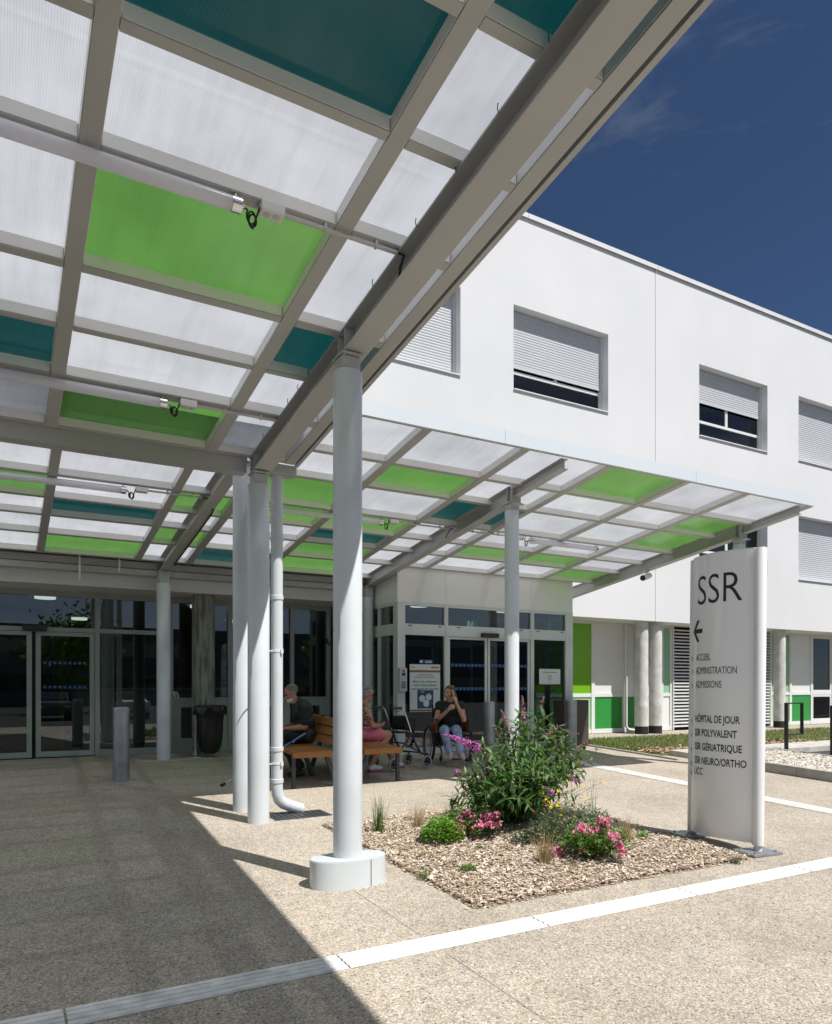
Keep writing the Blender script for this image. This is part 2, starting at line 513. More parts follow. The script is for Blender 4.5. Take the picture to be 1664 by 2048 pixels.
def opal(name, col):
    t = NT(name); p = t.n('ShaderNodeBsdfPrincipled'); p.inputs['Base Color'].default_value = (*col, 1); p.inputs['Roughness'].default_value = .12
    tl = t.n('ShaderNodeBsdfTranslucent'); tl.inputs['Color'].default_value = (*col, 1); s = t.n('ShaderNodeMixShader'); s.inputs['Fac'].default_value = .45
    t.l(p.outputs[0], s.inputs[1]); t.l(tl.outputs[0], s.inputs[2]); t.l(s.outputs[0], t.out.inputs['Surface']); return t.m
M['tube_lamp'] = opal('opal_lamp_diffuser', (.90, .90, .96))
M['aggregate'] = aggregate('exposed_aggregate')
M['strip'] = paint('white_tactile_paint', (.72, .72, .70), .55, .16, 12, bump=.0015, bscale=50)
M['joint'] = paint('joint_sealant', (.27, .24, .20), .8, .1, 6)
M['concrete'] = concrete('column_concrete', (.60, .60, .58))
M['concrete_stained'] = concrete('stained_concrete', (.30, .31, .27), (.36, .42, .28))
M['kerb'] = concrete('kerb_concrete', (.36, .35, .33))
M['path'] = concrete('path_concrete', (.47, .45, .42))
M['asphalt'] = concrete('asphalt', (.052, .052, .054), None, .9)
M['plinth'] = concrete('black_plinth_coating', (.028, .028, .03))
M['wood'] = None
M['black_text'] = paint('black_vinyl', (.012, .012, .013), .45, .1, 4)
M['sign_panel'] = paint('sign_sheet', (.86, .87, .88), .22, .02, .8, spec=.5, coat=.5)
M['sign_edge'] = paint('sign_edge_tube', (.74, .75, .76), .25, .02, .8, coat=.4)

M['shutter'] = paint('shutter_slats', (.56, .575, .61), .4, .03, .8)

def render_mat():
    """smooth white render with faint trowel marks and weathering"""
    t = NT('white_render')
    nz = t.tex('ShaderNodeTexNoise', .35); nz.inputs['Detail'].default_value = 9; nz.inputs['Roughness'].default_value = .6
    r = t.ramp(nz.outputs['Fac'], [(0.3, (.645, .655, .67)), (0.7, (.72, .725, .74))])
    p = t.n('ShaderNodeBsdfPrincipled'); p.inputs['Roughness'].default_value = .85; p.inputs['Specular IOR Level'].default_value = .2
    t.l(r.outputs['Color'], p.inputs['Base Color'])
    nb = t.tex('ShaderNodeTexNoise', 30); nb.inputs['Detail'].default_value = 8
    t.l(t.bump(nb.outputs['Fac'], .25, .003).outputs['Normal'], p.inputs['Normal'])
    t.l(p.outputs['BSDF'], t.out.inputs['Surface']); return t.m
M['render'] = render_mat()

def wood_mat(name, a, b):
    t = NT(name)
    tc = t.n('ShaderNodeTexCoord'); mp = t.n('ShaderNodeMapping'); mp.inputs['Scale'].default_value = (40, 2.2, 40)
    nz = t.n('ShaderNodeTexNoise'); nz.inputs['Scale'].default_value = 1.5; nz.inputs['Detail'].default_value = 8; nz.inputs['Distortion'].default_value = .8
    t.l(tc.outputs['Object'], mp.inputs['Vector']); t.l(mp.outputs['Vector'], nz.inputs['Vector'])
    r = t.ramp(nz.outputs['Fac'], [(0.3, a), (0.7, b)])
    p = t.n('ShaderNodeBsdfPrincipled'); p.inputs['Roughness'].default_value = .5
    t.l(r.outputs['Color'], p.inputs['Base Color']); t.l(t.bump(nz.outputs['Fac'], .3, .001).outputs['Normal'], p.inputs['Normal'])
    t.l(p.outputs['BSDF'], t.out.inputs['Surface']); return t.m
M['wood'] = wood_mat('varnished_orange_wood', (.25, .10, .028), (.40, .175, .052))

def text_shape(body, size, bold=0.0, xscale=1.0):
    """outline text as flat triangles (verts 2-D, faces), origin at left baseline"""
    cu = bpy.data.curves.new('txt', 'FONT'); cu.body = body; cu.size = size; cu.offset = bold; cu.resolution_u = 4
    ob = bpy.data.objects.new('txt', cu)
    me = bpy.data.meshes.new_from_object(ob)
    vs_ = [(v.co.x * xscale, v.co.y) for v in me.vertices]; fs = [tuple(p.vertices) for p in me.polygons]
    bpy.data.objects.remove(ob); bpy.data.curves.remove(cu); bpy.data.meshes.remove(me)
    return vs_, fs
def fit_text(body, width, cap, bold=0.0):
    """text scaled so that its ink is `width` wide and its letters `cap` tall"""
    size = cap / 0.70
    vs_, fs = text_shape(body, size, bold)
    x0 = min(v[0] for v in vs_); x1 = max(v[0] for v in vs_)
    ycap = text_shape('H', size, bold)[0]; h = max(v[1] for v in ycap)
    sx = width / (x1 - x0); sy = cap / h
    return [((x - x0) * sx, y * sy) for x, y in vs_], fs
# ================================================================== ground
def profile_sheet(name, mat, x0, x1, y0, y1, dz, kind='structure'):
    ys = sorted({y0, y1} | {y for y in (-2.0, 12.2) if y0 < y < y1})
    m = MB()
    vs_ = []; fs = []
    for y in ys:
        vs_ += [(x0, y, ground_z(y) + dz), (x1, y, ground_z(y) + dz)]
    for i in range(len(ys) - 1): fs.append((2 * i, 2 * i + 1, 2 * i + 3, 2 * i + 2))
    m.add(vs_, fs)
    o = m.build(name, mat, smooth='raw'); o['kind'] = kind
    return o
profile_sheet('forecourt_paving', M['aggregate'], -300, 300, -300, 300, 0)
profile_sheet('car_park_road', M['asphalt'], -120, 120, -60, -9, .004)
profile_sheet('side_road', M['asphalt'], 13.02, 60, -8.9, 8.86, .004)

# saw-cut joints in the paving
mj = MB()
def jline(x0, y0, x1, y1, w=.0018):
    if x0 == x1: xs = (x0 - w, x0 + w); ys = (y0, y1)
    else: xs = (x0, x1); ys = (y0 - w, y0 + w)
    m = [(xs[0], ys[0], ground_z(ys[0]) + .004), (xs[1], ys[0], ground_z(ys[0]) + .004), (xs[1], ys[1], ground_z(ys[1]) + .004), (xs[0], ys[1], ground_z(ys[1]) + .004)]
    mj.add(m, [(0, 1, 2, 3)])
for seg in [(2.25, -1.9, 2.25, 3.62), (2.25, 3.90, 2.25, 4.9), (2.25, 7.6, 2.25, 12.1), (7.2, -1.9, 7.2, 3.62), (7.2, 3.9, 7.2, 10.3), (-2.6, -1.9, -2.6, 3.62), (-2.6, 3.9, -2.6, 12.1)]:
    jline(*seg)
structure(mj.build('paving_joint', M['joint'], smooth='raw'))

# tactile guide strips
def tactile(name, along, a0, a1, c0, c1, tile, ribs):
    m = MB()
    a = a0
    while a < a1 - .01:
        b = min(a + tile - .012, a1)
        lo = c0; w = (c1 - c0)
        for k in range(-1, ribs):
            if k < 0: q0, q1, h = c0, c1, .006
            else:
                q0 = c0 + w * (k + .18) / ribs; q1 = c0 + w * (k + .78) / ribs; h = .011
            if along == 'x':
                m.prism([(a, q0), (b, q0), (b, q1), (a, q1)], .002 if k < 0 else .0065, h, ground_z)
            else:
                m.prism([(q0, a), (q1, a), (q1, b), (q0, b)], .002 if k < 0 else .0065, h, ground_z)
        a += tile
    o = m.build(name, M['strip'], smooth='raw'); structure(o); return o
tactile('tactile_strip', 'x', -2.53, 14.2, 3.655, 3.85, 1.40, 4)
tactile('tactile_strip', 'y', -1.8, 11.0, 8.385, 8.68, 1.40, 4)

# kerb, pebble bed, path, lawn and gravel on the right
mk = MB()
y = -6.0
while y < 8.70:
    y1 = min(y + .995, 8.72)
    if y < -2.0 < y1: y1 = -2.0
    mk.prism([(10.76, y), (10.88, y), (10.88, y1 - .006), (10.76, y1 - .006)], -.05, .15, ground_z)
    y = y1
structure(mk.build('kerb', M['kerb']))
mk = MB(); mk.prism([(10.76, 8.72), (13.02, 8.72), (13.02, 8.86), (10.76, 8.86)], -.05, .15, ground_z)
mk.prism([(12.93, -1.9), (13.02, -1.9), (13.02, 8.715), (12.93, 8.715)], -.05, .13, ground_z)
structure(mk.build('kerb', M['kerb']))
mk = MB(); mk.prism([(10.885, -1.9), (12.925, -1.9), (12.925, 8.715), (10.885, 8.715)], -.02, .085, ground_z)
structure(mk.build('pebble_bed_soil', M['path']))
mk = MB(); mk.prism([(10.9, 8.87), (40, 8.87), (40, 9.55), (10.9, 9.55)], -.02, .10, ground_z)
structure(mk.build('footpath', M['path'], smooth='raw'))
mk = MB(); mk.prism([(10.46, 9.0), (10.52, 9.0), (10.52, 11.9), (10.46, 11.9)], -.02, .03, ground_z)
structure(mk.build('lawn_edging', M['kerb']))

M['soil'] = paint('lawn_thatch_soil', (.145, .135, .06), .95, .25, 3, bump=.01, bscale=25)
ml = MB()
ml.prism([(10.53, 9.56), (40, 9.56), (40, 12.0), (10.53, 12.0)], -.01, .03, ground_z)
structure(ml.build('lawn_soil', M['soil'], smooth='raw'))
M['gravel'] = aggregate('building_gravel', .98, 60)
mg = MB(); mg.prism([(10.2, 12.01), (40, 12.01), (40, 13.46), (10.2, 13.46)], -.01, .012, ground_z)
structure(mg.build('gravel_margin', M['gravel'], smooth='raw'))

# ================================================================== hospital building
YW = 12.65; YI = 12.90; YP = 13.5; ZB = 3.285; ZT = 11.93
bld = thing('hospital_building', 'white rendered two-storey hospital block with roller shutters over a glazed ground floor', 'building', (11, YW, .51))
win_up = [(5.495, 8.255, 8.2), (9.617, 12.378, 8.72), (15.522, 18.285, 9.11), (19.68, 22.44, 8.2)]
win_lo = [(15.522, 18.285, 6.05), (19.68, 22.44, 4.82)]
ZU = (8.10, 9.93); ZL = (4.72, 6.54)
holes = [(a, b, *ZU) for a, b, s in win_up] + [(a, b, *ZL) for a, b, s in win_lo]
xs = sorted({-10.0, 30.0} | {h[0] for h in holes} | {h[1] for h in holes} | {13.925, 13.945})
zs = [ZB, ZL[0], ZL[1], ZU[0], ZU[1], ZT]
mw = MB()
for i in range(len(xs) - 1):
    for k in range(len(zs) - 1):
        cx = (xs[i] + xs[i + 1]) / 2; cz = (zs[k] + zs[k + 1]) / 2
        if any(h[0] < cx < h[1] and h[2] < cz < h[3] for h in holes): continue
        if abs(cx - 13.935) < .009: continue
        mw.add([(xs[i], YW, zs[k]), (xs[i + 1], YW, zs[k]), (xs[i + 1], YW, zs[k + 1]), (xs[i], YW, zs[k + 1])], [(0, 1, 2, 3)])
for a, b, z0, z1 in holes:
    yb = YI + .08
    mw.add([(a, YW, z0), (a, yb, z0), (a, yb, z1), (a, YW, z1)], [(0, 1, 2, 3)])
    mw.add([(b, YW, z0), (b, yb, z0), (b, yb, z1), (b, YW, z1)], [(3, 2, 1, 0)])
    mw.add([(a, YW, z1), (b, YW, z1), (b, yb, z1), (a, yb, z1)], [(3, 2, 1, 0)])
    mw.add([(a, YW, z0), (b, YW, z0), (b, yb, z0), (a, yb, z0)], [(0, 1, 2, 3)])
# returns of the movement joint, soffit, roof, ends, back
for x in (13.925, 13.945): mw.add([(x, YW, ZB), (x, YW + .03, ZB), (x, YW + .03, ZT), (x, YW, ZT)], [(0, 1, 2, 3)])
mw.add([(13.925, YW + .03, ZB), (13.945, YW + .03, ZB), (13.945, YW + .03, ZT), (13.925, YW + .03, ZT)], [(0, 1, 2, 3)])
mw.add([(-10, YW, ZB), (30, YW, ZB), (30, 28, ZB), (-10, 28, ZB)], [(0, 3, 2, 1)])
mw.add([(-10, YW, ZT), (30, YW, ZT), (30, 28, ZT), (-10, 28, ZT)], [(0, 1, 2, 3)])
mw.add([(-10, 28, .5), (30, 28, .5), (30, 28, ZT), (-10, 28, ZT)], [(3, 2, 1, 0)])
mw.add([(-10, YW, ZB), (-10, 28, ZB), (-10, 28, ZT), (-10, YW, ZT)], [(3, 2, 1, 0)])
mw.add([(30, YW, ZB), (30, 28, ZB), (30, 28, ZT), (30, YW, ZT)], [(0, 1, 2, 3)])
mw.build('wall', M['render'], bld, smooth='raw')
mc = MB()
x = -10.0
while x < 30:
    mc.box(x, x + 3.99, YW - .035, YW + .30, ZT + .004, ZT + .055)
    mc.box(x, x + 3.99, YW - .045, YW - .036, ZT - .05, ZT + .055)
    x += 4.0
mc.build('parapet_coping', M['frame_white'], bld)
mjn = MB(); mjn.box(13.926, 13.944, YW + .008, YW + .029, ZB, ZT - .05); mjn.build('movement_joint', M['plastic_grey'], bld)

def window(a, b, z0, z1, shut, tilt=False):
    f = MB(); t = .055
    f.box(a, b, YI, YI + .06, z0, z0 + t); f.box(a, b, YI, YI + .06, z1 - t, z1)
    f.box(a, a + t, YI, YI + .06, z0 + t, z1 - t); f.box(b - t, b, YI, YI + .06, z0 + t, z1 - t)
    zr = z0 + .46
    f.box(a + t, b - t, YI, YI + .06, zr, zr + .065)
    xm = (a + b) / 2
    f.box(xm - .045, xm + .045, YI, YI + .06, zr + .065, z1 - t)
    if tilt:      # the left casement stands tilted inwards
        x0, x1 = a + t + .01, xm - .055
        for (p, q, r_, s) in ((x0, x0 + .05, zr + .07, zr + .95), (x1 - .05, x1, zr + .07, zr + .95)):
            f.hexa([(p, YI + .065, r_), (q, YI + .065, r_), (q, YI + .11, r_), (p, YI + .11, r_),
                    (p, YI + .20, s), (q, YI + .20, s), (q, YI + .25, s), (p, YI + .25, s)])
    w = f.build('window', M['frame_white'], bld)
    p = MB()
    p.box(a + t, b - t, YI + .03, YI + .045, z0 + t, zr); p.box(a + t, xm - .045, YI + .03, YI + .045, zr + .065, z1 - t); p.box(xm + .045, b - t, YI + .03, YI + .045, zr + .065, z1 - t)
    p.build('pane', M['win_glass'], w)
    s = MB(); zz = shut
    while zz < z1 - .01:      # curved slats hooked into one another
        ze = min(zz + .058, z1 - .004); h_ = ze - zz
        prof = [(YI - .024, zz), (YI - .034, zz + h_ * .12), (YI - .037, zz + h_ * .5), (YI - .033, zz + h_ * .84), (YI - .022, zz + h_ * .92), (YI - .022, ze)]
        for (ya, za), (yb_, zb_) in zip(prof, prof[1:]): s.add([(a + .045, ya, za), (b - .045, ya, za), (b - .045, yb_, zb_), (a + .045, yb_, zb_)], [(0, 1, 2, 3)])
        zz = ze
    s.box(a + .045, b - .045, YI - .042, YI - .018, shut - .05, shut - .002)
    s.build('shutter', M['shutter'], w)
    for xa, xb in ((a + .003, a + .043), (b - .043, b - .003)):
        g = MB(); g.box(xa, xb, YI - .06, YI - .004, z0 + .03, z1 - .003); g.build('shutter_rail', M['frame_white'], w)
    sl = MB(); sl.hexa([(a + .002, YW - .035, z0 - .012), (b - .002, YW - .035, z0 - .012), (b - .002, YI - .004, z0 + .002), (a + .002, YI - .004, z0 + .002),
                        (a + .002, YW - .035, z0 + .012), (b - .002, YW - .035, z0 + .012), (b - .002, YI - .004, z0 + .026), (a + .002, YI - .004, z0 + .026)])
    sl.build('sill', M['frame_white'], w)
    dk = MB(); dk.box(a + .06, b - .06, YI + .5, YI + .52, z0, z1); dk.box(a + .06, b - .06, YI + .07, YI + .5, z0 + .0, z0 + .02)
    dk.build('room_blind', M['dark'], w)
for (a, b, s) in win_up: window(a, b, *ZU, s, tilt=(abs(a - 15.522) < .01))
for (a, b, s) in win_lo: window(a, b, *ZL, s)

# --- recessed ground floor, right of the vestibule
ZF = .51
def infill(x0, x1, up, lo, zr=1.475):
    m = MB(); m.box(x0, x1, YP, YP + .05, zr + .045, ZB - .06); m.build('infill_panel', M[up], bld)
    m = MB(); m.box(x0, x1, YP, YP + .05, ZF + .13, zr - .045); m.build('infill_panel', M[lo], bld)
bays = [(10.9, 12.63, 'lime', 'pale_green'), (12.735, 13.68, 'white_panel', 'green_panel'), (13.785, 14.10, 'white_panel', 'green_panel'), (14.2, 15.06, 'white_panel', 'white_panel'),
        (15.14, 15.40, 'sage', 'white_panel'), (19.66, 20.53, 'sage', 'pale_green'), (20.63, 21.58, 'white_panel', 'green_panel'), (22.74, 24.3, 'sage', 'pale_green'), (24.4, 26.5, 'white_panel', 'green_panel')]
for b_ in bays: infill(*b_)
for lo_, hi_ in ((10, 15.48), (19.5, 27)):
  fr = MB()
  for (x0, x1) in ((12.63, 12.735), (13.68, 13.785), (14.10, 14.2), (15.06, 15.14), (15.40, 15.47), (19.59, 19.66), (20.53, 20.63), (21.58, 21.66), (22.66, 22.74), (24.3, 24.4), (26.5, 26.6)):
    if lo_ < x0 < hi_: fr.box(x0, x1, YP - .03, YP + .06, ZF + .02, ZB - .002)
  segs = [(10.9, 12.63), (12.735, 13.68), (13.785, 14.10), (14.2, 15.06), (15.14, 15.40), (19.66, 20.53), (20.63, 21.58), (21.66, 22.66), (22.74, 24.3), (24.4, 26.5)]
  for x0, x1 in segs:
    for z0, z1 in ((ZF + .02, ZF + .13), (1.43, 1.52), (ZB - .06, ZB - .002)):
        if lo_ < x0 < hi_: fr.box(x0, x1, YP - .022, YP + .06, z0, z1)
  fr.build('facade_frame', M['frame_white'], bld)
gp = MB(); gp.box(21.72, 22.60, YP + .01, YP + .03, 1.58, ZB - .12); gp.box(21.72, 22.60, YP + .01, YP + .03, ZF + .18, 1.43)
gp.build('window_pane', M['win_glass'], bld)
gf = MB()
for z0, z1 in ((1.52, ZB - .06), (ZF + .13, 1.43)):
    gf.box(21.66, 21.72, YP - .015, YP + .05, z0, z1); gf.box(22.60, 22.66, YP - .015, YP + .05, z0, z1)
    gf.box(21.72, 22.60, YP - .015, YP + .05, z0, z0 + .06); gf.box(21.72, 22.60, YP - .015, YP + .05, z1 - .06, z1)
gf.build('window_frame', M['frame_white'], bld)
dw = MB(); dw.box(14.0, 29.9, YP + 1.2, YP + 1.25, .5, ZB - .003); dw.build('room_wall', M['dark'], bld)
lv = MB()
z = ZF + .10
while z < ZB - .05:
    lv.hexa([(15.5, YP - .05, z), (19.56, YP - .05, z), (19.56, YP + .05, z + .035), (15.5, YP + .05, z + .035),
             (15.5, YP - .05, z + .034), (19.56, YP - .05, z + .034), (19.56, YP + .05, z + .05), (15.5, YP + .05, z + .05)])
    z += .088
lv.box(15.475, 15.50, YP - .07, YP + .06, ZF + .02, ZB - .003); lv.box(19.56, 19.585, YP - .07, YP + .06, ZF + .02, ZB - .003)
lv.build('louvre', M['frame_white'], bld)
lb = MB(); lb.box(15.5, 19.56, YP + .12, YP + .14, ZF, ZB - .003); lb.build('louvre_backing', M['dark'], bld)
def conc_col(x, y, r, mat, plinth):
    c = MB(); z0 = ZF + (.20 if plinth else 0)
    c.lathe([(r, z0), (r, 1.2), (r * 1.004, 1.205), (r, 1.21), (r, 2.2), (r, ZB - .002)], (x, y, 0), 32)
    o = c.build('concrete_column', M[mat], bld, smooth=40)
    if plinth:
        p = MB(); p.lathe([(r + .004, ZF - .02), (r + .004, ZF + .2)], (x, y, 0), 32); p.build('plinth', M['plinth'], o, smooth=40)
conc_col(13.755, 12.92, .158, 'concrete', True)
conc_col(14.235, 12.92, .158, 'concrete', True)
conc_col(19.215, 12.92, .158, 'concrete', True)
conc_col(3.10, 12.98, .195, 'concrete_stained', False)
dp = MB(); dp.tube([(13.73, YP - .09, ZB - .01), (13.73, YP - .09, .68), (13.78, YP - .14, .60), (14.0, YP - .36, .56)], .035, 10)
dp.build('drain_pipe', M['frame_white'], bld, smooth=40)

# --- entrance glazing left of the vestibule
gf = MB()
vx = [(-5.0, -4.93), (-3.3, -3.23), (-1.47, -1.40), (1.40, 1.475), (2.60, 2.68), (3.66, 3.74), (4.87, 4.945), (5.62, 5.70)]
for x0, x1 in vx: gf.box(x0, x1, YP - .05, YP + .06, ZF + .002, ZB - .002)
spans = [(-4.93, -3.3), (-3.23, -1.47), (1.475, 2.60), (2.68, 3.66), (3.74, 4.87), (4.945, 5.62)]
for i, (x0, x1) in enumerate(spans + [(-1.40, 1.40)]):
    gf.box(x0, x1, YP - .04, YP + .05, ZB - .10, ZB - .002)
    if x0 != -1.40: gf.box(x0, x1, YP - .04, YP + .05, ZF + .002, ZF + .11)
    if x1 < 2.65: gf.box(x0, x1, YP - .04, YP + .05, 2.60, 2.67)
    if x0 > 2.6: gf.box(x0, x1, YP - .04, YP + .05, 1.43, 1.49)
gf.build('entrance_frame', M['frame'], bld)
gp = MB()
for x0, x1 in spans + [(-1.40, 1.40)]:
    z1 = ZB - .10
    if x1 < 2.65:
        gp.box(x0, x1, YP + .0, YP + .012, 2.67, z1)
        if x0 != -1.40: gp.box(x0, x1, YP + .0, YP + .012, ZF + .11, 2.60)
    else: gp.box(x0, x1, YP + .0, YP + .012, 1.49, z1)
gp.build('entrance_pane', M['glass'], bld)
for x0, x1 in [s for s in spans if s[0] > 2.6]:
    pf = MB(); t = .14
    pf.box(x0, x1, YP - .03, YP + .03, ZF + .11, ZF + .11 + t); pf.box(x0, x1, YP - .03, YP + .03, 1.43 - t * .8, 1.43)
    pf.box(x0, x0 + t, YP - .03, YP + .03, ZF + .11 + t, 1.43 - t * .8); pf.box(x1 - t, x1, YP - .03, YP + .03, ZF + .11 + t, 1.43 - t * .8)
    o = pf.build('lower_casement', M['frame'], bld)
    pp = MB(); pp.box(x0 + t, x1 - t, YP - .005, YP + .007, ZF + .11 + t, 1.43 - t * .8); pp.build('pane', M['glass'], o)
for x0, x1 in ((-1.39, .452), (.508, 1.395)):
    lf = MB(); t = .075
    if x0 < 0: lf.box(x0, x1, YP - .02, YP + .03, ZF + .02, ZF + .11)
    else: lf.box(x0, x1, YP - .02, YP + .03, ZF + .02, ZF + .11)
    lf.box(x0, x1, YP - .02, YP + .03, 2.53, 2.595); lf.box(x0, x0 + t, YP - .02, YP + .03, ZF + .11, 2.53); lf.box(x1 - t, x1, YP - .02, YP + .03, ZF + .11, 2.53)
    o = lf.build('sliding_door', M['frame'], bld)
    pp = MB(); pp.box(x0 + t, x1 - t, YP, YP + .012, ZF + .11, 2.53); pp.build('pane', M['glass'], o)
M['blue_mark'] = paint('blue_film', (.03, .10, .28), .5, .05, 5)
mm = MB()
for z in (2.06, 1.66):
    x = .62
    while x < 1.28:
        mm.box(x, x + .045, YP - .006, YP - .003, z, z + .045); x += .075
mm.build('safety_marking', M['blue_mark'], bld)
sb = MB(); sb.bevbox(.31, .67, YP - .15, YP - .052, 2.60, 2.70, .02); sb.build('door_sensor', M['black_metal'], bld)

# --- interior
it = MB()
it.box(-9.9, 13.9, 20.0, 20.1, .5, ZB - .003); it.box(-9.95, -9.85, 13.56, 20.0, .5, ZB - .003); it.box(13.9, 13.95, 13.56, 20.0, .5, ZB - .003)
it.build('interior_wall', M['int_wall'], bld)
it = MB(); it.box(-9.9, 30, 13.46, 28, .45, .512); it.build('interior_floor', M['int_floor'], bld)
it = MB(); it.box(1.3, 4.6, 16.2, 16.9, .52, 1.62); it.box(1.2, 4.7, 16.1, 17.0, 1.62, 1.66); it.build('reception_desk', M['white_panel'], bld)
it = MB(); it.box(.98, 1.06, 15.4, 15.5, .52, 2.5); it.box(1.0, 2.3, 18.0, 18.05, 1.7, 3.0); it.build('green_screen', M['lime'], bld)
it = MB()
for x, y in ((-2.2, 16.2), (5.4, 16.2)): it.cyl((x, y, .52), (x, y, ZB - .01), .2, .2, 24)
it.build('interior_column', M['white_panel'], bld, smooth=40)
M['lamp_glow'] = emit('ceiling_lamp_glow', (1, .97, .92), 1.6)
il = MB()
for x, y in ((.69, 14.4), (3.4, 14.6), (-2.4, 15.4), (4.9, 17.5), (1.6, 18.6)): il.lathe([(.17, ZB - .05), (.17, ZB - .006)], (x, y, 0), 20)
il.build('ceiling_lamp', M['lamp_glow'], bld)
tv, tf = fit_text('Accueil', .92, .15, .004)
ac = MB(); ac.add([(5.05 + .0 + x, YP - .008, 2.50 + z) for x, z in tv], tf)
ac = MB(); ac.add([(5.74 - .19 + x * .62, YP - .056, 2.50 + z) for x, z in tv], tf)
ac.build('lettering', M['black_text'], bld, smooth='raw')

# ================================================================== vestibule
VY = 11.4; VX0 = 6.11; VX1 = 10.17; VT = 3.885
ves = thing('entrance_vestibule', 'grey clad glass entrance lobby with automatic sliding doors under the canopy', 'entrance lobby', (8.1, VY, .49))
zv = ground_z(VY)
cl = MB()
cl.box(VX0, 7.118, VY, VY + .06, 3.20, VT); cl.box(7.122, 9.108, VY, VY + .06, 3.20, VT); cl.box(9.112, VX1, VY, VY + .06, 3.20, VT)
for X0 in (VX0, VX1 - .06):
    for y0, y1 in ((VY + .062, 12.24), (12.242, YW - .004)): cl.hexa([(X0, y0, 3.2), (X0 + .06, y0, 3.2), (X0 + .06, y1, 3.2), (X0, y1, 3.2), (X0, y0, 4.463 - .139 * (y0 - 6.75) + .08), (X0 + .06, y0, 4.463 - .139 * (y0 - 6.75) + .08), (X0 + .06, y1, 4.463 - .139 * (y1 - 6.75) + .08), (X0, y1, 4.463 - .139 * (y1 - 6.75) + .08)])
    cl.box(X0, X0 + .06, YW - .002, YP - .06, 3.20, 3.28)
cl.box(VX0 + .062, VX1 - .062, VY + .062, YP - .06, 3.24, 3.28)
cl.build('cladding', M['cladding'], ves)
vf = MB()
posts = [(VX0, 6.262), (7.085, 7.112), (7.118, 7.165), (9.085, 9.108), (9.112, 9.165), (9.975, VX1)]
for x0, x1 in posts: vf.box(x0, x1, VY - .008, VY + .09, zv, 3.198)
for x0, x1 in ((6.262, 7.085), (7.165, 9.085), (9.165, 9.975)):
    vf.box(x0, x1, VY, VY + .08, 3.14, 3.198); vf.box(x0, x1, VY - .004, VY + .08, 2.615, 2.815)
    if x0 < 7 or x0 > 9: vf.box(x0, x1, VY, VY + .08, zv, zv + .12)
# side frames
for X0, X1 in ((VX0, VX0 + .09), (VX1 - .09, VX1)):
    for y0, y1 in ((VY + .092, VY + .16), (12.10, 12.18), (12.62, 12.70), (YP - .12, YP - .06)): vf.box(X0, X1, y0, y1, zv, 3.198)
    for y0, y1 in ((VY + .16, 12.10), (12.18, 12.62), (12.70, YP - .12)):
        for z0, z1 in ((3.14, 3.198), (2.615, 2.815), (zv, zv + .12)): vf.box(X0 + .004, X1 - .004, y0, y1, z0, z1)
vf.build('lobby_frame', M['frame_pale'], ves)
vp = MB()
for x0, x1 in ((6.262, 7.085), (7.165, 9.085), (9.165, 9.975)):
    vp.box(x0, x1, VY + .03, VY + .042, 2.815, 3.14)
    if x0 < 7 or x0 > 9: vp.box(x0, x1, VY + .03, VY + .042, zv + .12, 2.615)
for X in (VX0 + .04, VX1 - .052):
    for y0, y1 in ((VY + .16, 12.10), (12.18, 12.62), (12.70, YP - .12)):
        vp.box(X, X + .012, y0, y1, 2.815, 3.14); vp.box(X, X + .012, y0, y1, zv + .12, 2.615)
vp.build('lobby_pane', M['glass'], ves)
vb = MB()
for x0, x1 in ((6.262, 7.085), (7.165, 9.085), (9.165, 9.975)):
    for q in (.12, .88):
        x = x0 + (x1 - x0) * q; vb.box(x - .03, x + .03, VY - .016, VY - .006, 2.775, 2.79)
vb.build('vent_cap', M['black_metal'], ves)
for x0, x1 in ((7.17, 8.055), (8.075, 9.08)):
    lf = MB(); t = .05
    lf.box(x0, x1, VY + .02, VY + .06, zv + .015, zv + .10); lf.box(x0, x1, VY + .02, VY + .06, 2.565, 2.612)
    lf.box(x0, x0 + t, VY + .02, VY + .06, zv + .10, 2.565); lf.box(x1 - t, x1, VY + .02, VY + .06, zv + .10, 2.565)
    o = lf.build('sliding_door', M['frame_pale'], ves)
    pp = MB(); pp.box(x0 + t, x1 - t, VY + .035, VY + .047, zv + .10, 2.565); pp.build('pane', M['glass'], o)
    mk_ = MB(); x = x0 + t + .03
    while x < x1 - t - .05:
        for z in (2.06, 1.62):
            mk_.box(x, x + .062, VY + .029, VY + .033, z, z + .055)
        x += .088
    mk_.build('safety_marking', M['blue_mark'], o)
sb = MB(); sb.bevbox(7.88, 8.27, VY - .10, VY - .006, 2.615, 2.70, .025); sb.build('door_sensor', M['black_metal'], ves)
ib = MB()
for x0, x1 in ((7.2, 8.1), (8.15, 9.1)):
    ib.box(x0, x0 + .05, YP - .05, YP - .01, zv + .05, 2.6); ib.box(x1 - .05, x1, YP - .05, YP - .01, zv + .05, 2.6); ib.box(x0 + .05, x1 - .05, YP - .05, YP - .01, 2.54, 2.6)
ib.box(6.3, 10.0, YP - .05, YP - .01, 2.61, 2.68)
ib.build('inner_door_frame', M['frame'], ves)
il = MB()
for x, y in ((6.9, 12.0), (8.9, 12.0)): il.lathe([(.17, 3.20), (.17, 3.238)], (x, y, 0), 20)
il.build('ceiling_lamp', M['lamp_glow'], ves)
M['exit_green'] = emit('exit_sign_green', (.01, .16, .05), .55)
M['exit_white'] = emit('exit_sign_white', (.55, .85, .65), .6)
es = MB(); es.box(8.38, 8.62, 12.6, 12.63, 2.86, 3.06); o = es.build('exit_sign', M['exit_green'], ves)
em = MB()
